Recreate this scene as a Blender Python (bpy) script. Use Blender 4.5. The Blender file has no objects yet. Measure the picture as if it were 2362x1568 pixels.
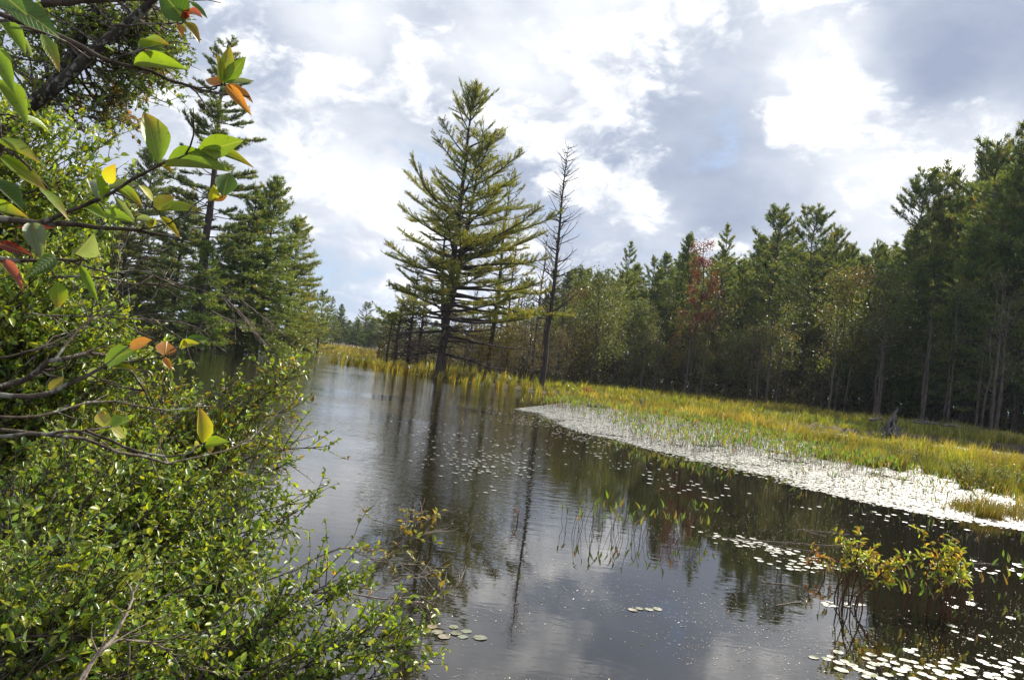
import bpy, math, random
import numpy as np
from mathutils import Vector, Matrix

# ------------------------------------------------------------------ camera, sky, sun, exposure
sc = bpy.context.scene
COL = sc.collection
IW, IH, FPX = 2361.0, 1568.0, 1800.0
CAM_H = 1.8
PITCH, ROLL = math.radians(1.62), math.radians(6.7)
cam_d = bpy.data.cameras.new("camera")
cam = bpy.data.objects.new("camera", cam_d)
COL.objects.link(cam)
cam_d.sensor_width = 36.0
cam_d.lens = 36.0 * FPX / IW
cam_d.clip_start, cam_d.clip_end = 0.05, 8000
RM = Matrix.Rotation(math.pi / 2 + PITCH, 3, 'X') @ Matrix.Rotation(ROLL, 3, 'Z')
cam.matrix_world = Matrix.Translation((0, 0, CAM_H)) @ RM.to_4x4()
sc.camera = cam
RN = np.array(RM)

SUN_AZ, SUN_EL = math.radians(44), math.radians(41)
sun_dir = Vector((math.sin(SUN_AZ) * math.cos(SUN_EL), math.cos(SUN_AZ) * math.cos(SUN_EL), math.sin(SUN_EL)))
sd = bpy.data.lights.new("sun", 'SUN')
sd.energy, sd.angle, sd.color = 5.0, math.radians(0.6), (1.0, 0.93, 0.80)
so = bpy.data.objects.new("sun", sd)
so.rotation_euler = sun_dir.to_track_quat('Z', 'Y').to_euler()
so.location = (0, 0, 60)
COL.objects.link(so)

sc.view_settings.view_transform = 'Standard'
sc.view_settings.look = 'None'
sc.view_settings.exposure = 0.78
sc.view_settings.gamma = 1.0
cy = sc.cycles
cy.max_bounces, cy.diffuse_bounces, cy.glossy_bounces = 6, 3, 3
cy.transmission_bounces, cy.transparent_max_bounces, cy.volume_bounces = 4, 8, 0
cy.sample_clamp_indirect = 6.0
cy.use_denoising = True


def ray(u, v):
    d = RN @ np.array([(u - IW / 2) / FPX, (IH / 2 - v) / FPX, -1.0])
    return d


def ground(u, v, z=0.0):
    d = ray(u, v)
    t = (z - CAM_H) / d[2]
    return np.array([d[0] * t, d[1] * t, z])


def at(u, v, D):
    """the real point seen at photo position (u, v), D metres ahead"""
    d = ray(u, v)
    t = D / d[1]
    return np.array([d[0] * t, D, CAM_H + d[2] * t])


# ------------------------------------------------------------------ node helpers
class NT:
    def __init__(s, tree):
        s.t = tree
        s.t.nodes.clear()

    def n(s, kind, **kw):
        nd = s.t.nodes.new(kind)
        for k, v in kw.items():
            if k.startswith('i_'):
                key = k[2:]
                key = int(key) if key.isdigit() else key.replace('_', ' ')
                s.put(nd, key, v)
            else:
                setattr(nd, k, v)
        return nd

    def put(s, nd, key, v):
        sock = nd.inputs[key]
        if isinstance(v, bpy.types.NodeSocket):
            s.t.links.new(v, sock)
        elif isinstance(v, bpy.types.Node):
            s.t.links.new(v.outputs[0], sock)
        else:
            sock.default_value = v

    def math(s, op, a, b=0.0, c=None, clamp=False):
        nd = s.n('ShaderNodeMath', operation=op, use_clamp=clamp)
        s.put(nd, 0, a)
        s.put(nd, 1, b)
        if c is not None:
            s.put(nd, 2, c)
        return nd.outputs[0]

    def vmath(s, op, a, b=None):
        nd = s.n('ShaderNodeVectorMath', operation=op)
        s.put(nd, 0, a)
        if b is not None:
            s.put(nd, 1, b)
        return nd

    def ramp(s, fac, stops, interp='LINEAR'):
        nd = s.n('ShaderNodeValToRGB')
        cr = nd.color_ramp
        cr.interpolation = interp
        while len(cr.elements) < len(stops):
            cr.elements.new(0.5)
        for e, (p, c) in zip(cr.elements, stops):
            e.position = p
            e.color = (*c, 1) if len(c) == 3 else c
        s.put(nd, 0, fac)
        return nd.outputs[0]

    def mix(s, fac, a, b, blend='MIX'):
        nd = s.n('ShaderNodeMix', data_type='RGBA', blend_type=blend)
        s.put(nd, 0, fac)
        for i, v in ((6, a), (7, b)):
            if isinstance(v, tuple):
                v = (*v, 1) if len(v) == 3 else v
            s.put(nd, i, v)
        return nd.outputs[2]

    def noise(s, vec, scale, detail=4.0, rough=0.5, dist=0.0):
        nd = s.n('ShaderNodeTexNoise')
        s.put(nd, 'Vector', vec)
        nd.inputs['Scale'].default_value = scale
        nd.inputs['Detail'].default_value = detail
        nd.inputs['Roughness'].default_value = rough
        nd.inputs['Distortion'].default_value = dist
        return nd.outputs[0]


def smooth(N, x, a, b, lo=0.0, hi=1.0):
    nd = N.n('ShaderNodeMapRange', interpolation_type='SMOOTHSTEP')
    N.put(nd, 0, x)
    for i, v in ((1, a), (2, b), (3, lo), (4, hi)):
        nd.inputs[i].default_value = v
    return nd.outputs[0]


# ------------------------------------------------------------------ world: sky with broken cloud
world = bpy.data.worlds.new("World")
sc.world = world
world.use_nodes = True
N = NT(world.node_tree)
tc = N.n('ShaderNodeTexCoord')
dirv = tc.outputs['Generated']
sky = N.n('ShaderNodeTexSky', sky_type='NISHITA', sun_disc=False)
sky.sun_elevation, sky.sun_rotation = SUN_EL, SUN_AZ
sky.air_density, sky.dust_density = 1.0, 0.6
sep = N.n('ShaderNodeSeparateXYZ')
N.put(sep, 0, dirv)
zc = N.math('MAXIMUM', sep.outputs[2], 0.0)
mpw = N.n('ShaderNodeMapping')
mpw.inputs['Scale'].default_value = (1.0, 1.0, 1.7)
mpw.inputs['Location'].default_value = (3.1, 0.4, 1.3)
N.put(mpw, 'Vector', dirv)
P = mpw.outputs[0]
warp = N.n('ShaderNodeTexNoise')
N.put(warp, 'Vector', P)
warp.inputs['Scale'].default_value = 7.0
warp.inputs['Detail'].default_value = 4.0
PW = N.vmath('ADD', P, N.vmath('MULTIPLY', N.vmath('SUBTRACT', warp.outputs['Color'], (.5, .5, .5)).outputs[0], (.10, .10, .10)).outputs[0]).outputs[0]
n1 = N.noise(PW, 5.2, 10.0, 0.60)
n2 = N.noise(N.vmath('ADD', PW, (0.016, 0.012, 0.028)).outputs[0], 5.2, 10.0, 0.60)
soft = N.noise(P, 3.0, 7.0, 0.55)


def dblob(u, v, rad):
    d = ray(u, v)
    d = d / np.linalg.norm(d)
    dist = N.vmath('DISTANCE', dirv, tuple(float(q) for q in d)).outputs[1]
    return smooth(N, dist, 0.0, rad / FPX, 1.0, 0.0)


def blobsum(lst):
    g_ = None
    for (u, v, r, w) in lst:
        t = N.math('MULTIPLY', dblob(u, v, r), w)
        g_ = t if g_ is None else N.math('ADD', g_, t)
    return g_


# the cloud masses of that sky: (direction, angular size, brightness)
guide = blobsum(((1330, 100, 420, .30), (1840, 250, 300, .30), (1960, 60, 260, .14), (860, 60, 330, .26), (1500, 480, 240, .26), (760, 430, 220, .22),
                 (2290, 345, 170, .60), (2040, 540, 200, .35), (980, 430, 230, .15), (2080, 330, 160, .30), (1240, 420, 200, .16),
                 (2330, 110, 560, -.65), (1600, 400, 300, -.30), (1740, 490, 240, -.22), (960, 200, 230, -.28), (1500, 170, 150, -.14), (660, 220, 180, -.10),
                 (1180, 300, 200, -.20), (720, 620, 240, -.16), (1650, 60, 150, -.16), (2120, 160, 150, -.2)))
gaps = blobsum(((1845, 160, 80, .6), (1850, 20, 90, .5), (900, 340, 200, .3), (760, 640, 300, .8), (480, 260, 240, .5), (850, 560, 200, .3)))
# grey base layer, soft
basev = N.math('ADD', N.math('ADD', N.math('MULTIPLY', N.math('SUBTRACT', soft, 0.5), 1.9), 0.34), N.math('MULTIPLY', guide, 0.8))
# billows in front of it, crisper, lit on the sun side
billow = smooth(N, N.math('ADD', n1, N.math('MULTIPLY', guide, 0.20)), 0.485, 0.60)
litside = N.math('MULTIPLY', N.math('SUBTRACT', n1, n2), 3.2)
frontv = N.math('ADD', N.math('ADD', N.math('ADD', 0.57, litside), N.math('MULTIPLY', guide, 0.75)), N.math('MULTIPLY', N.math('SUBTRACT', n1, 0.5), 0.9))
lumn = N.n('ShaderNodeMix', data_type='FLOAT')
N.put(lumn, 0, billow)
N.put(lumn, 2, basev)
N.put(lumn, 3, frontv)
lum = lumn.outputs[0]
sund = N.vmath('DISTANCE', dirv, tuple(sun_dir)).outputs[1]
glow = smooth(N, sund, 0.05, 0.75, 1.0, 0.0)
lum = N.math('ADD', lum, N.math('MULTIPLY', glow, 0.35))
ccol = N.ramp(N.math('MULTIPLY', lum, 0.5), [(0.0, (2.6, 3.0, 4.1)), (0.12, (3.6, 4.05, 5.0)), (0.23, (5.1, 5.45, 6.1)), (0.34, (6.7, 6.9, 7.3)), (0.48, (9.2, 9.2, 9.3)), (0.62, (14, 13.9, 13.6)), (1.0, (34, 33, 31.5))])
cover = smooth(N, N.math('SUBTRACT', N.math('ADD', n1, N.math('MULTIPLY', soft, 0.5)), N.math('MULTIPLY', gaps, 0.22)), 0.50, 0.66)
horizon_haze = smooth(N, sep.outputs[2], 0.0, 0.16, 1.0, 0.0)
ccol = N.mix(N.math('MULTIPLY', horizon_haze, 0.35), ccol, (4.4, 5.3, 6.9))
skyb = N.mix(0.6, N.mix(1.0, sky.outputs[0], (0.8, 0.8, 0.8), 'MULTIPLY'), (3.6, 4.9, 7.2))
fin = N.mix(cover, skyb, ccol)
bg = N.n('ShaderNodeBackground')
N.put(bg, 0, fin)
bg.inputs[1].default_value = 0.085
wo = N.n('ShaderNodeOutputWorld')
N.put(wo, 0, bg)
world.cycles.sampling_method = 'MANUAL'
world.cycles.sample_map_resolution = 512


# ------------------------------------------------------------------ materials
def new_mat(name):
    m = bpy.data.materials.new(name)
    m.use_nodes = True
    return m, NT(m.node_tree)


def leaf_mat(name, rough=0.4, trans=0.45, gloss=1.0, tcol=(1.35, 1.25, 0.6), veins=False, mottle=False):
    m, N = new_mat(name)
    at_ = N.n('ShaderNodeAttribute', attribute_name='tint')
    col = at_.outputs[0]
    nrm = None
    if mottle:
        pg = N.n('ShaderNodeNewGeometry').outputs['Position']
        mo = N.noise(pg, 38.0, 4, 0.65)
        col = N.mix(smooth(N, mo, 0.52, 0.66), col, (0.16, 0.09, 0.035))
        gloss_k = smooth(N, N.noise(pg, 16.0, 4, 0.6), 0.34, 0.62, 0.25, 1.15)
    if veins:
        uv = N.n('ShaderNodeUVMap')
        s = N.n('ShaderNodeSeparateXYZ')
        N.put(s, 0, uv.outputs[0])
        ax = N.math('ABSOLUTE', N.math('SUBTRACT', s.outputs[0], 0.5))
        w = N.math('SINE', N.math('MULTIPLY', N.math('SUBTRACT', s.outputs[1], N.math('MULTIPLY', ax, 0.55)), 60.0))
        vein = smooth(N, w, 0.86, 1.0)
        mid = smooth(N, ax, 0.012, 0.045, 1.0, 0.0)
        vv = N.math('MAXIMUM', N.math('MULTIPLY', vein, 0.35), mid)
        geo = N.n('ShaderNodeTexCoord')
        spots = smooth(N, N.noise(geo.outputs['Object'], 95.0, 3, 0.6), 0.63, 0.70)
        blot = N.noise(geo.outputs['Object'], 28.0, 3, 0.6)
        col = N.mix(N.math('MULTIPLY', vv, 0.6), col, (0.42, 0.44, 0.12))
        col = N.mix(N.math('MULTIPLY', spots, 0.5), col, (0.10, 0.045, 0.015))
        col = N.mix(N.math('MULTIPLY', blot, 0.8), col, N.mix(1.0, col, (0.55, 0.6, 0.6), 'MULTIPLY'))
        b = N.n('ShaderNodeBump', i_Strength=0.35, i_Distance=0.004)
        N.put(b, 'Height', vv)
        nrm = b.outputs[0]
    d = N.n('ShaderNodeBsdfDiffuse')
    N.put(d, 0, col)
    t = N.n('ShaderNodeBsdfTranslucent')
    N.put(t, 0, N.mix(1.0, col, tcol, 'MULTIPLY'))
    mx = N.n('ShaderNodeMixShader')
    mx.inputs[0].default_value = trans
    N.put(mx, 1, d)
    N.put(mx, 2, t)
    g = N.n('ShaderNodeBsdfGlossy')
    g.inputs['Roughness'].default_value = rough
    fr = N.n('ShaderNodeFresnel')
    fr.inputs[0].default_value = 1.42
    f = N.math('MULTIPLY', fr.outputs[0], gloss, clamp=True)
    if mottle:
        f = N.math('MULTIPLY', f, gloss_k)
    # a leaf's back is duller
    ge = N.n('ShaderNodeNewGeometry')
    f = N.math('MULTIPLY', f, N.math('SUBTRACT', 1.0, N.math('MULTIPLY', ge.outputs['Backfacing'], 0.4)))
    mx2 = N.n('ShaderNodeMixShader')
    N.put(mx2, 0, f)
    N.put(mx2, 1, mx)
    N.put(mx2, 2, g)
    if nrm is not None:
        for k in (d, g):
            N.put(k, 'Normal', nrm)
    o = N.n('ShaderNodeOutputMaterial')
    N.put(o, 0, mx2)
    return m


def bark_mat(name, c1, c2, scale=6.0, lichen=None, rough=0.9):
    m, N = new_mat(name)
    t = N.n('ShaderNodeTexCoord')
    mp = N.n('ShaderNodeMapping')
    mp.inputs['Scale'].default_value = (1, 1, 0.25)
    N.put(mp, 0, t.outputs['Object'])
    nn = N.noise(mp.outputs[0], scale, 6, 0.65)
    col = N.ramp(nn, [(0.35, c1), (0.65, c2)])
    if lichen:
        l = smooth(N, N.noise(t.outputs['Object'], lichen[1], 5, 0.6), 0.54, 0.62)
        col = N.mix(N.math('MULTIPLY', l, 0.8), col, lichen[0])
    b = N.n('ShaderNodeBump', i_Strength=0.6, i_Distance=0.02)
    N.put(b, 'Height', nn)
    p = N.n('ShaderNodeBsdfPrincipled')
    N.put(p, 'Base Color', col)
    p.inputs['Roughness'].default_value = rough
    p.inputs['Specular IOR Level'].default_value = 0.2
    N.put(p, 'Normal', b)
    o = N.n('ShaderNodeOutputMaterial')
    N.put(o, 0, p)
    return m


M = {}
M['needle'] = leaf_mat('pine_needles', 0.5, 0.50, 0.3, (1.45, 1.2, 0.6))
M['leaf'] = leaf_mat('tree_leaves', 0.45, 0.5, 0.45)
M['leaf_dull'] = leaf_mat('undergrowth_leaves', 0.6, 0.35, 0.12)
M['shrub'] = leaf_mat('waxy_shrub_leaves', 0.36, 0.58, 0.8, (1.5, 1.35, 0.5))
M['bigleaf'] = leaf_mat('broad_leaves', 0.36, 0.55, 0.8, (1.35, 1.25, 0.5), veins=True)
M['grass'] = leaf_mat('sedge_blades', 0.5, 0.5, 0.35, (1.3, 1.2, 0.5))
M['reed'] = leaf_mat('pickerelweed_leaves', 0.28, 0.45, 0.9)
M['pad'] = leaf_mat('lily_pads', 0.42, 0.08, 1.9, (1, 1, 1), mottle=True)
M['fleck'] = leaf_mat('floating_flecks', 0.4, 0.3, 1.0, (1, 1, 1))
M['bark'] = bark_mat('pine_bark', (0.030, 0.024, 0.020), (0.085, 0.068, 0.058), 5.0)
M['bark_gray'] = bark_mat('grey_bark', (0.035, 0.03, 0.026), (0.12, 0.10, 0.088), 5.0)
M['bark_lichen'] = bark_mat('lichen_bark', (0.018, 0.015, 0.012), (0.06, 0.05, 0.04), 9.0, ((0.20, 0.21, 0.18), 16.0))
M['twig'] = bark_mat('shrub_twigs', (0.030, 0.022, 0.016), (0.12, 0.095, 0.075), 30.0, ((0.26, 0.26, 0.22), 22.0))
M['twig_pale'] = bark_mat('weathered_twigs', (0.10, 0.08, 0.065), (0.30, 0.25, 0.21), 30.0)
M['deadwood'] = bark_mat('weathered_wood', (0.02, 0.017, 0.015), (0.20, 0.185, 0.17), 7.0)
M['redstem'] = bark_mat('reddish_stems', (0.05, 0.022, 0.014), (0.12, 0.06, 0.035), 30.0)

# ground material
m, N = new_mat('marsh_soil')
t = N.n('ShaderNodeTexCoord')
nn = N.noise(t.outputs['Object'], 0.9, 8, 0.65)
nl = N.noise(t.outputs['Object'], 0.07, 4, 0.5)
c = N.ramp(nn, [(0.3, (0.018, 0.013, 0.008)), (0.55, (0.05, 0.036, 0.018)), (0.75, (0.07, 0.07, 0.022))])
c = N.mix(smooth(N, nl, 0.45, 0.6), c, N.ramp(nn, [(0.3, (0.03, 0.022, 0.012)), (0.7, (0.09, 0.065, 0.035))]))
b = N.n('ShaderNodeBump', i_Strength=0.8, i_Distance=0.1)
N.put(b, 'Height', nn)
p = N.n('ShaderNodeBsdfPrincipled')
N.put(p, 'Base Color', c)
p.inputs['Roughness'].default_value = 0.95
N.put(p, 'Normal', b)
N.put(N.n('ShaderNodeOutputMaterial'), 0, p)
M['soil'] = m

# water: tannin-dark, calm near by, breeze-ruffled further out
m, N = new_mat('pond_water')
t = N.n('ShaderNodeTexCoord')
obj = t.outputs['Object']
s = N.n('ShaderNodeSeparateXYZ')
N.put(s, 0, obj)
mp = N.n('ShaderNodeMapping')
mp.inputs['Scale'].default_value = (1.0, 2.2, 1.0)
mp.inputs['Rotation'].default_value = (0, 0, 0.12)
N.put(mp, 0, obj)
w1 = N.noise(mp.outputs[0], 2.4, 3, 0.5, 0.3)
w2 = N.noise(mp.outputs[0], 7.5, 2, 0.5, 0.2)
# ruffled tongue: from about 8 m out, left of the pads belt
patch = N.noise(obj, 0.16, 3, 0.55)
ruff = N.math('MULTIPLY', smooth(N, s.outputs[1], 7.0, 14.0), smooth(N, N.math('SUBTRACT', s.outputs[0], N.math('MULTIPLY', s.outputs[1], 0.03)), -0.6, 1.3, 1.0, 0.0))
ruff = N.math('MULTIPLY', ruff, smooth(N, patch, 0.36, 0.56, 0.35, 1.0))
amp = N.math('ADD', N.math('MULTIPLY', ruff, 1.0), N.math('ADD', 0.05, N.math('MULTIPLY', smooth(N, patch, 0.45, 0.65), 0.10)))
h = N.math('MULTIPLY', N.math('ADD', w1, N.math('MULTIPLY', w2, 0.35)), amp)
b = N.n('ShaderNodeBump', i_Strength=1.0, i_Distance=0.011)
N.put(b, 'Height', h)
p = N.n('ShaderNodeBsdfPrincipled')
p.inputs['Base Color'].default_value = (0.010, 0.008, 0.005, 1)
p.inputs['Roughness'].default_value = 0.02
p.inputs['IOR'].default_value = 1.6
N.put(p, 'Normal', b)
N.put(N.n('ShaderNodeOutputMaterial'), 0, p)
M['water'] = m


# ------------------------------------------------------------------ mesh building with numpy
class Geo:
    """collects vertices, faces and a tint, becomes ONE mesh"""

    def __init__(s):
        s.v, s.f, s.c, s.uv, s.n = [], [], [], [], 0
        s.tubes = {}

    def add(s, V, Fs, tint=None, uv=None):
        V = np.asarray(V, float).reshape(-1, 3)
        s.v.append(V)
        for Fa in (Fs if isinstance(Fs, (list, tuple)) else [Fs]):
            s.f.append(np.asarray(Fa, int) + s.n)
        if tint is None:
            tint = np.ones((len(V), 3)) * 0.5
        s.c.append(np.broadcast_to(np.asarray(tint, float), (len(V), 3)))
        s.uv.append(np.zeros((len(V), 2)) if uv is None else uv)
        s.n += len(V)

    def tube(s, pts, rad, k=5):
        pts = np.asarray(pts, float)
        rad = np.broadcast_to(np.asarray(rad, float), (len(pts),))
        s.tubes.setdefault((len(pts), k), []).append((pts, rad))

    def flush(s):
        for (n, k), lst in s.tubes.items():
            Pt = np.stack([a for a, _ in lst])
            R = np.stack([b for _, b in lst])
            m_ = len(lst)
            T = np.gradient(Pt, axis=1)
            T /= np.linalg.norm(T, axis=2, keepdims=True) + 1e-9
            mean = T.mean(1)
            ref = np.where(np.abs(mean[:, 2:3]) > 0.7, np.array([[1.0, .13, .2]]), np.array([[0.05, 0.03, 1.0]]))
            S = np.cross(T, ref[:, None, :])
            S /= np.linalg.norm(S, axis=2, keepdims=True) + 1e-9
            U = np.cross(S, T)
            a = np.linspace(0, 2 * math.pi, k, endpoint=False)
            V = Pt[:, :, None, :] + R[:, :, None, None] * (np.cos(a)[None, None, :, None] * S[:, :, None, :] + np.sin(a)[None, None, :, None] * U[:, :, None, :])
            i = np.arange(n - 1)[:, None] * k
            j = np.arange(k)[None, :]
            q = np.stack([i + j, i + (j + 1) % k, i + k + (j + 1) % k, i + k + j], -1).reshape(-1, 4)
            Q = (q[None] + (np.arange(m_) * n * k)[:, None, None]).reshape(-1, 4)
            s.add(V.reshape(-1, 3), Q)
        s.tubes = {}

    def mesh(s, name, mat, smooth_=True):
        s.flush()
        me = bpy.data.meshes.new(name)
        if not s.v:
            return me
        V = np.concatenate(s.v)
        C = np.concatenate(s.c)
        me.vertices.add(len(V))
        me.vertices.foreach_set('co', V.astype(np.float32).ravel())
        tot = np.concatenate([np.full(len(f), f.shape[1]) for f in s.f])
        loops = np.concatenate([f.ravel() for f in s.f])
        me.loops.add(len(loops))
        me.loops.foreach_set('vertex_index', loops.astype(np.int32))
        me.polygons.add(len(tot))
        st = np.concatenate([[0], np.cumsum(tot)[:-1]])
        me.polygons.foreach_set('loop_start', st.astype(np.int32))
        me.polygons.foreach_set('loop_total', tot.astype(np.int32))
        me.polygons.foreach_set('use_smooth', np.full(len(tot), smooth_))
        ca = me.color_attributes.new('tint', 'FLOAT_COLOR', 'POINT')
        ca.data.foreach_set('color', np.concatenate([C, np.ones((len(C), 1))], 1).astype(np.float32).ravel())
        UV = np.concatenate(s.uv)
        if UV.any():
            ul = me.uv_layers.new(name='UVMap')
            ul.data.foreach_set('uv', UV[loops].astype(np.float32).ravel())
        me.update(calc_edges=True)
        me.materials.append(mat)
        return me


def unit(a):
    return a / (np.linalg.norm(a, axis=-1, keepdims=True) + 1e-9)


def leaf_template(n=3, fold=0.18, curl=0.12, shape=1.0):
    """midrib along +y (length 1), width 1 at the widest, folded up along the midrib"""
    t = np.linspace(0, 1, n + 2)
    w = np.sin(math.pi * t ** shape) * 0.5
    V, UV = [], []
    for i, ti in enumerate(t):
        z = -curl * ti * ti
        if i in (0, n + 1):
            V.append((0, ti, z)); UV.append((.5, ti))
        else:
            V += [(-w[i], ti, z + fold * w[i]), (0, ti, z), (w[i], ti, z + fold * w[i])]
            UV += [(0.5 - w[i], ti), (.5, ti), (0.5 + w[i], ti)]
    F3 = [(0, 2, 1), (0, 3, 2)]
    F4 = []
    for i in range(n - 1):
        a, b_ = 1 + 3 * i, 4 + 3 * i
        F4 += [(a, a + 1, b_ + 1, b_), (a + 1, a + 2, b_ + 2, b_ + 1)]
    last, a = 1 + 3 * n, 1 + 3 * (n - 1)
    F3 += [(a, a + 1, last), (a + 1, a + 2, last)]
    F = [np.array(F3)] + ([np.array(F4)] if F4 else [])
    return np.array(V, float), F, np.array(UV, float)


LT_SMALL = leaf_template(2, 0.35, 0.15, 0.9)
LT_MINI = (np.array([(0, 0, 0), (-.5, .5, .06), (0, 1, -.05), (.5, .5, .06)], float), [np.array([(0, 3, 2, 1)])], np.zeros((4, 2)))
LT_BIG = leaf_template(9, 0.30, 0.16, 0.85)
LT_REED = leaf_template(5, 0.25, 0.25, 0.62)


def add_leaves(G, pos, dr, nr, L, Wd, tint, tpl):
    V, F, UV = tpl
    y = unit(dr)
    x = unit(np.cross(y, nr))
    z = np.cross(x, y)
    m_, k = len(pos), len(V)
    L = np.broadcast_to(L, (m_,))[:, None, None]
    Wd = np.broadcast_to(Wd, (m_,))[:, None, None]
    VV = pos[:, None, :] + x[:, None, :] * V[None, :, 0:1] * Wd + y[:, None, :] * V[None, :, 1:2] * L + z[:, None, :] * V[None, :, 2:3] * L
    offs = (np.arange(m_) * k)[:, None, None]
    Fs = [(f[None] + offs).reshape(-1, f.shape[1]) for f in F]
    T = np.repeat(np.broadcast_to(tint, (m_, 3)), k, axis=0)
    G.add(VV.reshape(-1, 3), Fs, T, np.tile(UV, (m_, 1)))


def add_tufts(G, pos, dr, tint, rng, nn=5, L=0.16, w=0.02, up=0.35, spread=0.9):
    """pine needle tufts: slim blades fanning from each point"""
    m_ = len(pos)
    if m_ == 0:
        return
    d = dr[:, None, :] + rng.normal(0, spread, (m_, nn, 3)) * 0.6
    d[..., 2] += up
    d = unit(d)
    sd_ = unit(np.cross(d, rng.normal(0, 1, (m_, nn, 3))))
    Ls = L * rng.uniform(.7, 1.3, (m_, nn, 1))
    c = pos[:, None, :] + rng.normal(0, L * .25, (m_, nn, 3))
    V = np.stack([c - sd_ * w, c + sd_ * w, c + d * Ls], 2)
    F = np.arange(m_ * nn * 3).reshape(-1, 3)
    T = np.repeat(tint, nn * 3, axis=0)
    G.add(V.reshape(-1, 3), F, T)


# ------------------------------------------------------------------ object helpers
def thing(name, label, cat, loc=(0, 0, 0), group=None, rz=0.0, scale=1.0, kind=None):
    o = bpy.data.objects.new(name, None)
    o.empty_display_size = 0.2
    COL.objects.link(o)
    o.location = tuple(float(q) for q in loc)
    o.rotation_euler = (0, 0, rz)
    o.scale = (scale,) * 3 if not hasattr(scale, '__len__') else tuple(scale)
    o['label'], o['category'] = label, cat
    if group:
        o['group'] = group
    return o


def part(name, me, parent, label=None):
    o = bpy.data.objects.new(name, me)
    COL.objects.link(o)
    o.parent = parent
    if label:
        o['label'] = label
    return o


def single(name, me, label=None, cat=None, group=None, kind=None, loc=(0, 0, 0)):
    o = bpy.data.objects.new(name, me)
    COL.objects.link(o)
    o.location = tuple(float(q) for q in loc)
    if label:
        o['label'] = label
    if cat:
        o['category'] = cat
    if group:
        o['group'] = group
    if kind:
        o['kind'] = kind
    return o


def dup(root, loc, rz, scale, label=None, group=None):
    r = root.copy()
    COL.objects.link(r)
    r.location = tuple(float(q) for q in loc)
    r.rotation_euler = (0, 0, rz)
    r.scale = (scale,) * 3 if not hasattr(scale, '__len__') else tuple(scale)
    if label:
        r['label'] = label
    if group:
        r['group'] = group
    for ch in list(root.children):
        c_ = ch.copy()
        COL.objects.link(c_)
        c_.parent = r
        for g in list(ch.children):
            d_ = g.copy()
            COL.objects.link(d_)
            d_.parent = c_
    return r


# ------------------------------------------------------------------ land and water
def G2(lst):
    return [tuple(ground(u, v)[:2]) for u, v in lst]


marsh_shore = G2([(752, 834), (850, 849), (930, 862), (1010, 876), (1120, 893), (1250, 909), (1330, 925), (1420, 945), (1560, 966), (1690, 988), (1850, 1030), (1990, 1072),
                  (2100, 1098), (2150, 1120), (2260, 1150), (2361, 1190), (2460, 1240)])
MARSH = marsh_shore + [(14, 8), (30, -10), (400, -10), (400, 1500), (20, 1500), (5, 120), (-4, 95), (-12, 78)]
left_shore = [(1.2, -3), (-0.35, 1.0), (-0.75, 2.0), (-1.3, 3.2), (-2.6, 5.5), (-5.2, 9.5), (-10, 17), (-16, 28), (-21, 42)] + G2([(380, 792), (430, 797), (560, 803), (640, 806), (700, 813), (742, 819)])
LEFT = left_shore + [(-14, 92), (-2, 108), (5, 130), (10, 1500), (-500, 1500), (-500, -30), (1.2, -30)]
belt_outer = G2([(1180, 944), (1230, 956), (1300, 988), (1400, 1014), (1500, 1042), (1600, 1068), (1700, 1092), (1850, 1130), (2000, 1164), (2180, 1200), (2361, 1228), (2480, 1262)])


def pip(px, py, poly):
    poly = np.asarray(poly)
    ins = np.zeros(px.shape, bool)
    j = len(poly) - 1
    for i in range(len(poly)):
        xi, yi = poly[i]
        xj, yj = poly[j]
        cnd = ((yi > py) != (yj > py)) & (px < (xj - xi) * (py - yi) / (yj - yi + 1e-12) + xi)
        ins ^= cnd
        j = i
    return ins


def pdist(px, py, line, closed=False):
    line = np.asarray(line)
    best = np.full(px.shape, 1e9)
    n = len(line)
    for i in range(n if closed else n - 1):
        a, b_ = line[i], line[(i + 1) % n]
        d = b_ - a
        t_ = np.clip(((px - a[0]) * d[0] + (py - a[1]) * d[1]) / (d @ d + 1e-12), 0, 1)
        best = np.minimum(best, np.hypot(px - a[0] - t_ * d[0], py - a[1] - t_ * d[1]))
    return best


def sdist(px, py, poly):
    d = pdist(px, py, poly, True)
    return np.where(pip(px, py, poly), d, -d)


inner_channel = [tuple(ground(1915, 1004)[:2]), tuple(ground(2060, 1022)[:2]), tuple(ground(2200, 1036)[:2]), tuple(ground(2361, 1053)[:2]), tuple(ground(2560, 1080)[:2])]


def vnoise(x, y, s, seed=0):
    """cheap smooth value noise"""
    x = x / s + 37.1 * seed
    y = y / s + 11.7 * seed
    xi, yi = np.floor(x), np.floor(y)
    fx, fy = x - xi, y - yi
    fx, fy = fx * fx * (3 - 2 * fx), fy * fy * (3 - 2 * fy)

    def hsh(a, b_):
        q = np.sin(a * 127.1 + b_ * 311.7 + seed * 17.3) * 43758.5453
        return q - np.floor(q)
    return (hsh(xi, yi) * (1 - fx) + hsh(xi + 1, yi) * fx) * (1 - fy) + (hsh(xi, yi + 1) * (1 - fx) + hsh(xi + 1, yi + 1) * fx) * fy


def land(px, py):
    return np.maximum(sdist(px, py, MARSH), sdist(px, py, LEFT))


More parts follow.
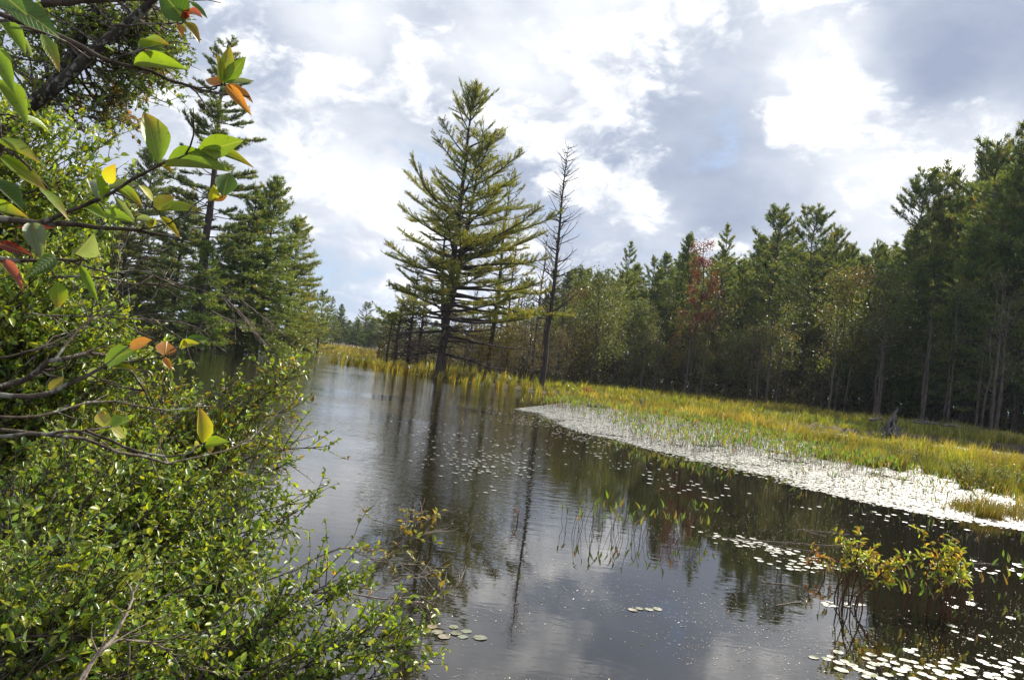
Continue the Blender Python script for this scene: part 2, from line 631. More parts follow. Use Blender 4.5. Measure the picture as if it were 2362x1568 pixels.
def gh(px, py):
    px, py = np.atleast_1d(np.asarray(px, float)), np.atleast_1d(np.asarray(py, float))
    d = land(px, py)
    h_ = np.interp(d, [-3, -0.2, 0.0, 1.5, 4, 20, 60, 300], [-0.8, -0.25, -0.14, -0.03, 0.12, 0.42, 0.8, 3.0])
    h_ += np.where(d > 0.5, (vnoise(px, py, 2.3) - .5) * 0.10 * np.clip(d / 3, 0, 1), 0)
    c_ = pdist(px, py, inner_channel)
    h_ = np.where(c_ < 4.2, np.minimum(h_, -0.3 + 0.4 * np.clip(c_ - 3.1, 0, 1)), h_)
    near = np.clip((8 - np.hypot(px + 3, py)) / 8, 0, 1)
    h_ += np.where(d > 0, near * 0.5 * np.clip(d / 0.8, 0, 1), 0)
    return h_


def axis(lo, hi, fine_lo, fine_hi, step, grow=1.16):
    a = list(np.arange(fine_lo, fine_hi, step))
    s_ = step
    x = fine_hi
    while x < hi:
        a.append(x); s_ *= grow; x += s_
    a.append(hi)
    s_ = step; x = fine_lo - step
    while x > lo:
        a.insert(0, x); s_ *= grow; x -= s_
    a.insert(0, lo)
    return np.array(a)


xs = axis(-4000, 4000, -32, 50, 0.45)
ys = axis(-200, 6000, -3, 110, 0.55)
X, Y = np.meshgrid(xs, ys)
Z = gh(X.ravel(), Y.ravel())
g = Geo()
nx, ny = len(xs), len(ys)
ii = (np.arange(ny - 1)[:, None] * nx + np.arange(nx - 1)[None, :]).ravel()
g.add(np.stack([X.ravel(), Y.ravel(), Z], 1), np.stack([ii, ii + 1, ii + nx + 1, ii + nx], 1))
single('ground', g.mesh('ground', M['soil']), kind='structure')
g = Geo()
g.add([(-3500, -150, 0), (3500, -150, 0), (3500, 2500, 0), (-3500, 2500, 0)], np.array([(0, 1, 2, 3)]))
single('water', g.mesh('water', M['water'], False), kind='structure')


def zg(x, y):
    return float(gh(x, y)[0])


# ------------------------------------------------------------------ conifers
GREEN_D, GREEN_M, GREEN_Y, YELLOW = np.array([.030, .060, .018]), np.array([.065, .11, .024]), np.array([.19, .24, .04]), np.array([.38, .30, .04])


def curve(p0, d0, L, rng, n=6, upturn=0.0, wob=0.08, droop=0.0):
    d = unit(np.array(d0, float))
    pts = [np.array(p0, float)]
    st = L / (n - 1)
    for i in range(n - 1):
        t_ = i / (n - 1)
        d = d + rng.normal(0, wob, 3) + np.array([0, 0, upturn * t_ - droop * (1 - t_)]) / (n - 1) * 2
        d = unit(d)
        pts.append(pts[-1] + d * st)
    return np.array(pts)


def lerp_pts(pts, s):
    n = len(pts) - 1
    f = np.clip(s, 0, .9999) * n
    i = f.astype(int)
    r = (f - i)[:, None]
    return pts[i] * (1 - r) + pts[i + 1] * r, unit(pts[i + 1] - pts[i])


def pine(H, seed, prof, lo=0.25, dead=(0.08, 0.25), gap=0.55, nb=5, inner=(0.2, 0.5), tl=0.16, tw=0.02, tgap=0.16, nn=5, el=(50, 8, -8), r0=0.22, yellow=0.15,
         base=GREEN_M, sparse=0.1, stems=None, dead_len=0.7, wobt=.0035, lean=0.0, side=None, droop=0.0, twigk=4, brown=0.0, thick=1.2, dn=3, l2k=.30):
    rng = np.random.default_rng(seed)
    T, B, C = Geo(), Geo(), Geo()
    n = 12
    zz = np.linspace(0, H, n)
    wx = np.cumsum(rng.normal(0, H * wobt, n)) + lean * zz
    wy = np.cumsum(rng.normal(0, H * wobt, n))
    wx -= wx[0]; wy -= wy[0]
    tr = np.stack([wx, wy, zz], 1)
    tr[0, 2] = -0.3
    rad = r0 * (1 - zz / H) ** .8 + 0.012
    rad[0] *= 1.35
    T.tube(tr, rad, 9)
    stems_l = [(tr, 0.0, H)]
    for (z0, dx, dy, top) in (stems or []):
        q = np.linspace(0, 1, 9)
        b0, _ = lerp_pts(tr, np.array([z0 / H]))
        st = b0 + np.stack([dx * np.sin(q * 1.7), dy * np.sin(q * 1.7), (top - z0) * q], 1)
        T.tube(st, (r0 * 0.62) * (1 - q) ** .8 + .01, 7)
        stems_l.append((st, z0 + (top - z0) * .15, top))
    P_, D_, Cc = [], [], []
    for si, (st, zlo, ztop) in enumerate(stems_l):
        z = max(dead[0] * H, zlo + 0.3)
        while z < ztop - 0.1:
            t_ = z / H
            live = t_ > lo or rng.random() < 0.08
            k = rng.integers(nb - 2, nb + 2) if live else rng.integers(dn, dn + 4)
            a0 = rng.uniform(0, 6.28)
            for i in range(k):
                if rng.random() < sparse:
                    continue
                az = a0 + i * 6.283 / k + rng.normal(0, .25)
                tt = min(1, t_ + rng.uniform(-.015, .015))
                L = float(np.interp(tt * (H / ztop if si else 1), *prof)) * H * rng.uniform(.6, 1.05) * (0.75 if si else 1)
                if side is not None:
                    L *= 1 + side[1] * math.cos(az - side[0])
                if not live:
                    L *= dead_len * rng.uniform(.5, 1.1)
                if L < 0.15:
                    L = 0.15
                e = np.interp(t_, [dead[0], .5, 1], [el[2], el[1], el[0]]) + rng.normal(0, 7)
                e = math.radians(e)
                p0, _ = lerp_pts(st, np.array([(z - st[0, 2]) / (st[-1, 2] - st[0, 2])]))
                pts = curve(p0[0], (math.cos(az) * math.cos(e), math.sin(az) * math.cos(e), math.sin(e)), L, rng, 6, upturn=0.35 if live else .1, wob=.07, droop=droop)
                br = (0.010 + 0.009 * L) * thick
                B.tube(pts, np.linspace(br, .005 * thick, 6), 4)
                # secondary twigs in the flat of the spray
                ins = np.interp(t_, [lo, 1], [inner[1], inner[0]])
                m2 = max(2, int(L * twigk * (1 if live else .6)))
                s = rng.uniform(ins if live else .2, 1.0, m2)
                q, tg = lerp_pts(pts, s)
                for j in range(m2):
                    sgn = 1 if j % 2 else -1
                    sdv = np.array([-tg[j, 1], tg[j, 0], 0]) * sgn
                    d2 = unit(tg[j] * rng.uniform(.5, 1.1) + sdv + np.array([0, 0, rng.normal(.12, .18)]))
                    L2 = (0.16 + l2k * L * (1.15 - s[j])) * rng.uniform(.6, 1.2)
                    L2 = min(L2, 1.3)
                    e2 = q[j] + d2 * L2 + np.array([0, 0, .08 * L2 - droop * L2])
                    B.tube(np.array([q[j], (q[j] + e2) / 2 + rng.normal(0, .02, 3), e2]), [.009 * thick, .007 * thick, .004], 3)
                    if live:
                        m3 = max(2, int(L2 / tgap))
                        s3 = (np.arange(m3) + rng.uniform(0, 1, m3)) / m3 * .9 + .1
                        P_.append(q[j] + (e2 - q[j]) * s3[:, None])
                        D_.append(np.tile(d2, (m3, 1)))
                        # yellowing clumps and light tips belong to the foliage itself
                        yb = rng.random()
                        cc = base * 1.45 * rng.uniform(.7, 1.3)
                        mixy = np.clip(s[j] * .5 + rng.normal(.02, .22), 0, 1)
                        cc = cc * (1 - mixy) + (GREEN_Y if yb > yellow else YELLOW) * mixy
                        Cc.append(np.tile(cc, (m3, 1)))
                    elif brown and rng.random() < brown:
                        P_.append(np.array([e2, (q[j] + e2) / 2])); D_.append(np.tile(d2, (2, 1)))
                        Cc.append(np.tile(np.array([.10, .06, .03]), (2, 1)))
                if live:
                    m4 = max(2, int(L * (1 - ins) / tgap * 1.1))
                    s4 = rng.uniform(ins, 1, m4)
                    q4, t4 = lerp_pts(pts, s4)
                    P_.append(q4); D_.append(t4)
                    Cc.append(np.tile(base * .8 + GREEN_Y * .4 * rng.uniform(.5, 1.3), (m4, 1)))
            z += gap * rng.uniform(.6, 1.4) * (1.0 if t_ < .85 else .7) * (1 if live else .7)
    if P_:
        add_tufts(C, np.concatenate(P_), np.concatenate(D_), np.concatenate(Cc), rng, nn, tl, tw)
    return T, B, C


def tree_parts(root, T, B, C, bark='bark', leafm='needle', crown='crown'):
    part('trunk', T.mesh('trunk', M[bark]), root)
    part('branches', B.mesh('branches', M[bark]), root)
    part(crown, C.mesh(crown, M[leafm], False), root)


def from_top(u, v, D):
    p_ = at(u, v, D)
    zb = zg(p_[0], p_[1])
    return (p_[0], p_[1], zb), p_[2] - zb


# --- the big white pine on the marsh edge
loc, H = from_top(1093, 192, 55.5)
r = thing('pine_tree', 'tallest white pine standing alone at the marsh edge, yellowing spreading boughs and bare lower limbs', 'pine tree', loc)
tree_parts(r, *pine(H, 11, ([.07, .14, .2, .42, .55, .66, .84, .95, 1], [.14, .28, .36, .33, .285, .22, .145, .075, .015]), wobt=.0013, lo=.19, dead=(.08, .22), dn=7, gap=.58, nb=6, inner=(.12, .52), tl=.125, tw=.013, l2k=.36,
                    tgap=.085, nn=7, el=(62, 14, -3), r0=.30, yellow=.45, base=np.array([.13, .175, .028]), sparse=.46, side=(.2, .14), stems=[(H * .16, 1.0, -.3, H * .88), (H * .14, -.9, .6, H * .55)], dead_len=1.25, twigk=6.5, thick=1.7))
# its slimmer neighbours
loc, H = from_top(1178, 385, 60)
r = thing('pine_tree', 'slimmer thin crowned pine close behind the tallest one on its sunny side', 'pine tree', loc)
tree_parts(r, *pine(H, 12, ([.1, .3, .6, .9, 1], [.1, .19, .19, .08, .01]), lo=.38, gap=.6, nb=5, inner=(.3, .6), tl=.17, tw=.018, tgap=.16, nn=5, el=(50, 15, 0), r0=.2, yellow=.6,
                    base=np.array([.08, .10, .025]), sparse=.25))


def dead_tree(H, seed, r0, w=.16, lo=.12, gap=.28, el=(45, 15), tw=1.0, dens=3, thick=1.0):
    rng = np.random.default_rng(seed)
    T, B = Geo(), Geo()
    n = 10
    zz = np.linspace(0, H, n)
    tr = np.stack([np.cumsum(rng.normal(0, H * .003, n)), np.cumsum(rng.normal(0, H * .003, n)), zz], 1)
    tr[:, :2] -= tr[0, :2]
    tr[0, 2] = -.3
    T.tube(tr, r0 * (1 - zz / H) ** .9 + .012, 8)
    z = lo * H
    while z < H * .99:
        t_ = z / H
        for i in range(dens):
            az = rng.uniform(0, 6.28)
            L = H * w * (1.08 - t_) ** .55 * rng.uniform(.3, 1.15)
            e = math.radians(np.interp(t_, [0, 1], [el[1], el[0]]) + rng.normal(0, 10))
            p0, _ = lerp_pts(tr, np.array([t_]))
            pts = curve(p0[0], (math.cos(az) * math.cos(e), math.sin(az) * math.cos(e), math.sin(e)), L, rng, 6, .45, .09)
            B.tube(pts, np.linspace(.012 + .006 * L, .005, 6) * thick, 4)
            k = int(L * 2.2 * tw)
            if k:
                q, tg = lerp_pts(pts, rng.uniform(.3, 1, k))
                for j in range(k):
                    d2 = unit(tg[j] + rng.normal(0, .6, 3))
                    l2 = rng.uniform(.2, .7)
                    B.tube(np.array([q[j], q[j] + d2 * l2 * .5 + rng.normal(0, .02, 3), q[j] + d2 * l2 + np.array([0, 0, .05])]), [.007 * thick, .005 * thick, .003], 3)
        z += gap * rng.uniform(.5, 1.5)
    return T, B


def dead_thing(label, u, v, D, seed, r0, name='dead_tree', group=None, bark='bark', **kw):
    loc, H = from_top(u, v, D)
    r = thing(name, label, 'dead tree', loc, group)
    T, B = dead_tree(H, seed, r0, **kw)
    part('trunk', T.mesh('trunk', M[bark]), r)
    part('branches', B.mesh('branches', M[bark]), r)
    return r


dead_thing('tall bare dead tree with fine twigs rising from the grass right of the tallest pine', 1313, 333, 54.5, 21, .19, w=.17, lo=.28, gap=.24, el=(38, 12), dens=3, thick=1.8)
dead_thing('thin dead tree just behind and left of the tall bare one', 1265, 540, 62, 22, .12, w=.17, lo=.25, gap=.4, dens=3, thick=2)
dead_thing('thin bare dead stem between the slim pine and the tall bare tree', 1200, 510, 64, 23, .11, w=.17, lo=.3, gap=.4, dens=3, thick=2)
dead_thing('dark twiggy dead spruce left of the tallest pine', 965, 625, 62, 24, .17, w=.18, lo=.08, gap=.14, dens=5, el=(25, -5), thick=2.6)
dead_thing('broken topped snag with side branches at the left of the dead clump', 930, 680, 64, 25, .20, w=.26, lo=.15, gap=.3, dens=3, el=(40, 10), thick=3)
dead_thing('leaning dead stem between the snag and the tallest pine', 985, 650, 66, 26, .16, w=.26, lo=.1, gap=.25, dens=4, thick=2.6)

# small flat-topped green tree at the left of the dead clump
loc, H = from_top(905, 718, 66)
r = thing('pine_tree', 'small pine with a flat green cap of needles left of the snag', 'pine tree', loc)
tree_parts(r, *pine(H, 31, ([.2, .6, .85, 1], [.1, .3, .55, .22]), lo=.72, dead=(.3, .72), gap=.3, nb=6, inner=(.1, .3), tl=.18, tw=.03, tgap=.14, nn=6, el=(5, 10, 0), r0=.11, yellow=.2, base=np.array([.07, .12, .02]), droop=.12))

# --- left bank conifers
loc, H = from_top(532, 96, 60)
r = thing('pine_tree', 'tall open crowned pine with a dark trunk on the far left bank', 'pine tree', loc)
tree_parts(r, *pine(H, 41, ([.1, .25, .45, .55, .72, .88, .97, 1], [.13, .17, .16, .16, .13, .085, .05, .02]), lo=.2, dead=(.08, .2), gap=.80, nb=6, inner=(.25, .45), tl=.19, tw=.024, tgap=.09, nn=8,
                    el=(30, 8, -12), r0=.40, yellow=.06, base=np.array([.05, .09, .03]), sparse=.30, twigk=6))

dense_prof = ([.02, .15, .4, .7, .9, 1], [.24, .31, .27, .17, .09, .02])
for k, (u, v, D, sd_, lab, yl, bs) in enumerate((
        (640, 412, 66, 51, 'broad dense conifer with a pointed top at the water end of the left grove', .12, np.array([.055, .095, .022])),
        (692, 500, 74, 52, 'yellowish green conifer at the outer edge of the left grove', .22, np.array([.07, .10, .024])),
        (590, 440, 64, 53, 'dense green pine right beside the dark trunk of the tall left pine', .1, np.array([.045, .085, .020])),
        (430, 455, 66, 54, 'dark conifer left of the tall open crowned pine', .05, np.array([.030, .055, .018])),
        (360, 330, 74, 55, 'pointed dark conifer rising behind the leafy shrub', .04, np.array([.034, .060, .022])),
        (300, 480, 64, 56, 'low brown and green conifer half hidden by the leafy shrub', .25, np.array([.05, .062, .02])),
        (480, 560, 58, 57, 'short light green pine in front of the tall left pine', .1, np.array([.055, .105, .02])),
        (230, 420, 70, 58, 'conifer mostly hidden behind the leafy shrub at the left', .08, np.array([.035, .06, .02])))):
    loc, H = from_top(u, v, D)
    r = thing('conifer_tree', lab, 'conifer tree', loc)
    tree_parts(r, *pine(H, sd_, dense_prof, lo=.05, dead=(.02, .05), gap=.40, nb=8, inner=(.15, .35), tl=.24, tw=.032, tgap=.18, nn=6, el=(45, 5, -14), r0=.2, yellow=yl, base=bs * 1.5, sparse=.16, droop=.10, twigk=3.4))

# small trees at the grassy end of the left bank
for (u, v, D, sd_, lab) in ((748, 672, 88, 61, 'small bright green pine at the grassy tip of the left bank'),
                            (722, 640, 84, 62, 'slender young pine beside the edge of the left grove')):
    loc, H = from_top(u, v, D)
    r = thing('pine_tree', lab, 'pine tree', loc)
    tree_parts(r, *pine(H, sd_, ([.1, .4, .8, 1], [.22, .26, .14, .02]), lo=.15, gap=.5, nb=5, inner=(.1, .3), tl=.24, tw=.035, tgap=.2, nn=6, el=(45, 10, 0), r0=.11, yellow=.15, base=np.array([.06, .11, .022])))


# ------------------------------------------------------------------ broadleaf trees and shrubs
def broadleaf(H, seed, w=.3, lo=.3, nl=9, leaf=.09, nleaf=2600, cols=((.07, .10, .025),), r0=.09, clump=.5, flat=.8, tpl=LT_MINI, twigs=True, jitter=.25):
    rng = np.random.default_rng(seed)
    T, B, C = Geo(), Geo(), Geo()
    n = 9
    zz = np.linspace(0, H * .93, n)
    tr = np.stack([np.cumsum(rng.normal(0, H * .012, n)), np.cumsum(rng.normal(0, H * .012, n)), zz], 1)
    tr[:, :2] -= tr[0, :2]
    tr[0, 2] = -.3
    T.tube(tr, r0 * (1 - zz / H) ** .8 + .008, 7)
    ends = []
    for i in range(nl):
        t_ = lo + (1 - lo) * (i + rng.random()) / nl * .95
        az = rng.uniform(0, 6.28)
        L = H * w * (1.15 - t_) ** .5 * rng.uniform(.6, 1.15)
        e = rng.uniform(.3, 1.0)
        p0, _ = lerp_pts(tr, np.array([min(t_, .98)]))
        pts = curve(p0[0], (math.cos(az) * math.cos(e), math.sin(az) * math.cos(e), math.sin(e)), L, rng, 6, .2, .12)
        B.tube(pts, np.linspace(r0 * .35, .006, 6), 5)
        for j in range(5):
            q, tg = lerp_pts(pts, np.array([rng.uniform(.35, 1)]))
            d2 = unit(tg[0] + rng.normal(0, .6, 3))
            l2 = L * rng.uniform(.2, .45)
            p2 = curve(q[0], d2, l2, rng, 4, .1, .12)
            B.tube(p2, np.linspace(.012, .004, 4), 3)
            ends += [p2[2], p2[3], (p2[2] + p2[3]) / 2]
        ends.append(pts[-1])
    ends = np.array(ends + [tr[-1]])
    idx = rng.integers(0, len(ends), nleaf)
    pos = ends[idx] + rng.normal(0, clump * .42, (nleaf, 3)).clip(-clump * .7, clump * .7) * np.array([1, 1, flat])
    dr = unit(rng.normal(0, 1, (nleaf, 3)) + np.array([0, 0, -.2]))
    nr = unit(rng.normal(0, .6, (nleaf, 3)) + np.array([0, 0, 1]))
    cc = np.array(cols)
    ci = cc[(vnoise(ends[:, 0] * 3, ends[:, 2] * 3, 1.0, seed)[idx] * len(cc) * .999 + rng.normal(0, .25, nleaf)).clip(0, len(cc) - 1).astype(int)] * rng.uniform(1 - jitter, 1 + jitter, (nleaf, 1))
    add_leaves(C, pos, dr, nr, leaf * rng.uniform(.7, 1.2, nleaf), leaf * .7, ci, tpl)
    return T, B, C


def bush(seed, R, Hh, leaf, nleaf, cols, stems=14, tpl=LT_MINI):
    rng = np.random.default_rng(seed)
    B, C = Geo(), Geo()
    tips = []
    for i in range(stems):
        az = rng.uniform(0, 6.28)
        rr = R * math.sqrt(rng.random())
        top = np.array([math.cos(az) * rr, math.sin(az) * rr, Hh * rng.uniform(.6, 1) * (1 - .4 * (rr / R) ** 2)])
        b0 = top * np.array([.25, .25, 0]) + np.array([0, 0, -.1])
        mid = (b0 + top) / 2 + rng.normal(0, R * .12, 3)
        pts = np.array([b0, b0 * .6 + mid * .4, mid, mid * .5 + top * .5 + rng.normal(0, R * .05, 3), top])
        B.tube(pts, np.linspace(.02, .005, 5), 4)
        for j in range(6):
            q, tg = lerp_pts(pts, np.array([rng.uniform(.3, 1)]))
            e = q[0] + unit(tg[0] + rng.normal(0, .8, 3)) * R * rng.uniform(.12, .35)
            B.tube(np.array([q[0], (q[0] + e) / 2, e]), [.008, .006, .003], 3)
            tips += [e, (q[0] + e) / 2]
        tips.append(top)
    tips = np.array(tips)
    idx = rng.integers(0, len(tips), nleaf)
    pos = tips[idx] + rng.normal(0, R * .10, (nleaf, 3))
    pos[:, 2] = np.maximum(pos[:, 2], .05)
    cc = np.array(cols)
    ci = cc[rng.integers(0, len(cc), nleaf)] * rng.uniform(.75, 1.25, (nleaf, 1))
    add_leaves(C, pos, unit(rng.normal(0, 1, (nleaf, 3)) + np.array([0, 0, .3])), unit(rng.normal(0, .6, (nleaf, 3)) + np.array([0, 0, 1])), leaf * rng.uniform(.7, 1.2, nleaf), leaf * .6, ci, tpl)
    return B, C


def bush_thing(label, loc, seed, R, Hh, leaf, nleaf, cols, group=None, bark='bark', stems=14, name='shrub', cat='shrub', leafm='leaf', tpl=LT_MINI):
    r = thing(name, label, cat, loc, group)
    B, C = bush(seed, R, Hh, leaf, nleaf, cols, stems, tpl)
    part('stems', B.mesh('stems', M[bark]), r)
    part('foliage', C.mesh('foliage', M[leafm], False), r)
    return r


# --- the pines of the right-hand wood: five grown shapes, placed one by one
PINE_KINDS = []
for k, (prof, lo_, gp, nbb, inn, el_, yl, bs, spv, dr_) in enumerate((
        (([.2, .5, .75, .92, 1], [.13, .18, .14, .07, .01]), .34, .85, 5, (.15, .35), (52, 18, 0), .12, (.040, .075, .020), .10, 0.0),
        (([.2, .5, .8, .93, 1], [.12, .18, .17, .12, .05]), .42, .72, 5, (.25, .45), (42, 12, -5), .10, (.034, .066, .020), .18, 0.0),
        (([.1, .4, .7, .9, 1], [.15, .19, .14, .07, .01]), .24, .75, 6, (.1, .3), (58, 12, -8), .18, (.050, .088, .022), .08, .05),
        (([.2, .55, .8, .93, 1], [.10, .15, .14, .10, .04]), .45, .68, 5, (.2, .4), (48, 20, 5), .15, (.045, .078, .020), .15, 0.0),
        (([.05, .3, .6, .9, 1], [.19, .23, .17, .07, .01]), .06, .48, 7, (.1, .3), (50, 8, -10), .10, (.042, .085, .022), .06, .06))):
    ms = pine(20.0, 100 + k, prof, lo=lo_, dead=(.12, lo_), gap=gp, nb=nbb, inner=inn, tl=.25, tw=.036, tgap=.13, nn=5, el=el_, r0=.16, yellow=yl * 1.4, base=np.array(bs) * 1.2, sparse=spv + .14, droop=dr_, twigk=4.4, dead_len=.6)
    PINE_KINDS.append((ms[0].mesh('trunk', M['bark_gray' if k in (1, 3) else 'bark']), ms[1].mesh('branches', M['bark']), ms[2].mesh('crown', M['needle'], False)))

CAN = {}


def forest_pine(k, loc, H, label, group=None, rz=0.0, wide=1.0):
    s_ = H / 20.0
    if k not in CAN:
        r = thing('pine_tree', label, 'pine tree', loc, group, rz, (s_ * wide, s_ * wide, s_))
        for nm, me in zip(('trunk', 'branches', 'crown'), PINE_KINDS[k]):
            part(nm, me, r)
        CAN[k] = r
        return r
    r = dup(CAN[k], loc, rz, (s_ * wide, s_ * wide, s_), label)
    if 'group' in r.keys():
        del r['group']
    if group:
        r['group'] = group
    return r


heroes = [
    (1452, 560, 92, 2, 'bushy topped pine rising above its neighbours between the bare dead tree and the red maple'),
    (1512, 590, 90, 0, 'pine with a round top second to the right of the bushy topped one'),
    (1592, 543, 92, 4, 'dark pine standing directly left of the red maple'),
    (1683, 520, 84, 2, 'pointed bright green pine directly right of the red maple'),
    (1795, 487, 82, 1, 'pine with long level boughs and the highest top in the middle of the wood'),
    (1838, 522, 86, 0, 'pine squeezed between the two high topped pines of the middle wood'),
    (1885, 490, 78, 1, 'open forked crown pine with a pale straight trunk at the wood edge'),
    (1942, 535, 80, 3, 'slim pine right beside the forked crown pine'),
    (2012, 552, 84, 0, 'round topped pine in the dip of the tree line'),
    (2062, 560, 86, 2, 'low pine at the right end of the tree line dip'),
    (2138, 412, 74, 1, 'pine with long boughs reaching left above the dip of the tree line'),
    (2178, 400, 76, 3, 'second tall pine of the high right-hand group'),
    (2232, 388, 74, 0, 'third tall pine of the high right-hand group with a narrow top'),
    (2292, 340, 70, 1, 'broad tall pine of the right-hand group near the picture edge'),
    (2345, 290, 66, 2, 'tallest dark pine at the right edge of the wood'),
    (2410, 230, 64, 4, 'huge dark pine whose boughs come in from the right edge'),
    (2260, 520, 64, 4, 'darker shorter pine in front of the tall right-hand group'),
    (2120, 600, 70, 4, 'dense dark pine under the long boughs at the right'),
    (1350, 612, 88, 0, 'low pine just right of the tall bare dead tree'),
    (1400, 622, 94, 2, 'low dark pine between the bare tree and the bushy topped pine'),
    (1960, 760, 72, 4, 'short young green pine low at the wood edge right of the pale shrub'),
    (2100, 770, 68, 4, 'short pine with layered green boughs before the dark right-hand wood'),
]
frng = np.random.default_rng(5)
taken = []
for (u, v, D, k, lab) in heroes:
    loc, H = from_top(u, v, D)
    taken.append(loc[:2])
    forest_pine(k, loc, H, lab, None, frng.uniform(0, 6.28))

# the rest of the wood, row behind row; tops follow the tree line
tl_u = [1200, 1320, 1400, 1500, 1600, 1700, 1790, 1900, 2000, 2080, 2140, 2230, 2330, 2500, 2800]
tl_v = [640, 620, 620, 590, 575, 560, 530, 540, 580, 560, 470, 430, 360, 250, 150]
cnt = 0
for row, D0 in enumerate((84, 91, 98, 106, 115, 126, 138, 154)):
    u = 1215 + row * 17
    while u < 2620:
        D = D0 + frng.uniform(-3, 3) - max(0, (u - 1950)) * .026
        v = np.interp(u, tl_u, tl_v) + frng.uniform(0, 120)
        loc, H = from_top(u, v, D)
        if min([math.hypot(loc[0] - a, loc[1] - b_) for a, b_ in taken]) > 2.0 and H > 5:
            taken.append(loc[:2])
            forest_pine(int(frng.integers(0, 5)) if row < 2 else 4, loc, H, 'one of the crowded dark pines filling the wood behind the marsh', 'crowded pines of the wood behind the marsh', frng.uniform(0, 6.28), frng.uniform(.9, 1.15) * (.85 if row < 2 else 1.25))
            cnt += 1
        u += frng.uniform(38, 64) * 84 / D0 * 1.05
# left grove fill and trees behind it
for (u, v, D) in ((545, 520, 76), (500, 600, 72), (620, 560, 78), (395, 560, 78), (330, 600, 72), (260, 560, 80), (200, 480, 76), (140, 420, 72), (80, 400, 70), (10, 380, 66), (-70, 400, 60), (-150, 380, 56), (-260, 420, 60), (-30, 440, 72), (-380, 400, 58)):
    loc, H = from_top(u, v, D)
    forest_pine(4, loc, H, 'one of the conifers filling the back of the left-hand grove', 'conifers at the back of the left grove', frng.uniform(0, 6.28), 1.25)

# far trees seen down the channel
for (u, v, D, k, lab) in ((766, 684, 200, 2, 'distant bluish pine left of the gap down the channel, bushy top'), (792, 702, 205, 4, 'distant pointed pine in the middle of the gap down the channel'),
                          (850, 700, 210, 1, 'distant lone thin pine standing above the far tree line')):
    loc, H = from_top(u, v, D)
    forest_pine(k, loc, H, lab, None, frng.uniform(0, 6.28), 1.25)
for row, D0 in enumerate((190, 215, 245)):
    u = 690
    while u < 1420:
        loc, H = from_top(u, 735 + (u - 700) * .06 + frng.uniform(-16, 16), D0 + frng.uniform(-8, 8))
        forest_pine(int(frng.choice([4, 4, 2])), loc, H, 'one of the small far off conifers in the hazy wood down the channel', 'far off conifers down the channel', frng.uniform(0, 6.28), 2.0)
        u += frng.uniform(17, 34)

# red maple and other broadleaf trees at the wood's edge
def broad_thing(label, u, v, D, seed, cols, group=None, name='broadleaf_tree', bark='bark_gray', cat='tree', **kw):
    loc, H = from_top(u, v, D)
    r = thing(name, label, cat, loc, group)
    tree_parts(r, *broadleaf(H, seed, cols=cols, **kw), bark=bark, leafm='leaf')
    return r


RED = ((.16, .026, .02), (.19, .04, .028), (.14, .055, .025))
ORANGE = ((.26, .11, .03), (.20, .10, .03), (.12, .11, .03))
OLIVE = ((.06, .09, .022), (.09, .11, .03), (.13, .13, .035))
PALE = ((.14, .13, .055), (.17, .14, .07), (.09, .10, .035))
broad_thing('tall slender maple with sparse crimson leaves among the green pines', 1628, 528, 73, 71, RED, name='maple_tree', w=.13, lo=.38, nl=30, leaf=.16, nleaf=3600, clump=.6, r0=.10)
broad_thing('small maple with rusty orange leaves below the crimson one', 1590, 700, 76, 72, ORANGE, name='maple_tree', w=.2, lo=.3, nl=14, leaf=.14, nleaf=1500, clump=.5, r0=.07)
for i, (u, v, D, cols, lab) in enumerate((
        (1545, 650, 82, OLIVE, 'olive green broadleaf tree left of the crimson maple'),
        (1720, 640, 80, OLIVE, 'light green broadleaf tree under the pointed pine'),
        (1655, 730, 74, PALE, 'low tree with pale pinkish tan leaves right of the crimson maple'),
        (1745, 745, 74, PALE, 'low tan leaved tree between the pale trunks'),
        (1470, 690, 78, OLIVE, 'thin leaved greyish green tree below the bushy topped pine'),
        (1835, 640, 76, OLIVE, 'green broadleaf tree before the forked crown pine'),
        (2210, 640, 62, OLIVE, 'green leafy tree at the foot of the tall right-hand pines'),
        (2300, 600, 58, OLIVE, 'leafy tree overhanging the dark wood at the right edge'),
        (2040, 700, 70, OLIVE, 'olive leafy tree right of the young layered pine'),
        (1380, 720, 70, PALE, 'thin tree with sparse pale leaves right of the tall bare trunk'),
        (1180, 735, 62, ((.2, .17, .04), (.14, .14, .03)), 'yellow green leafy sapling right of the tallest pine trunk'),
        (1120, 745, 60, ((.2, .17, .04), (.12, .13, .03)), 'small yellowing sapling close to the tallest pine trunk'))):
    broad_thing(lab, u, v, D, 80 + i, cols, w=.28, lo=.25, nl=13, leaf=.15, nleaf=1700, clump=.9, r0=.08)
BK = []
for k, cols in enumerate((OLIVE, ((.16, .19, .04), (.12, .15, .03)), ((.15, .09, .035), (.12, .11, .04)), ((.10, .15, .03), (.16, .14, .04)))):
    ms = broadleaf(10.0, 140 + k, cols=cols, w=.26, lo=.22, nl=15, leaf=.17, nleaf=2300, clump=1.0, r0=.07)
    BK.append([q.mesh(nm, M[mt], nm != 'crown') for q, nm, mt in zip(ms, ('trunk', 'branches', 'crown'), ('bark_gray', 'bark_gray', 'leaf'))])
canl = {}
u = 1290
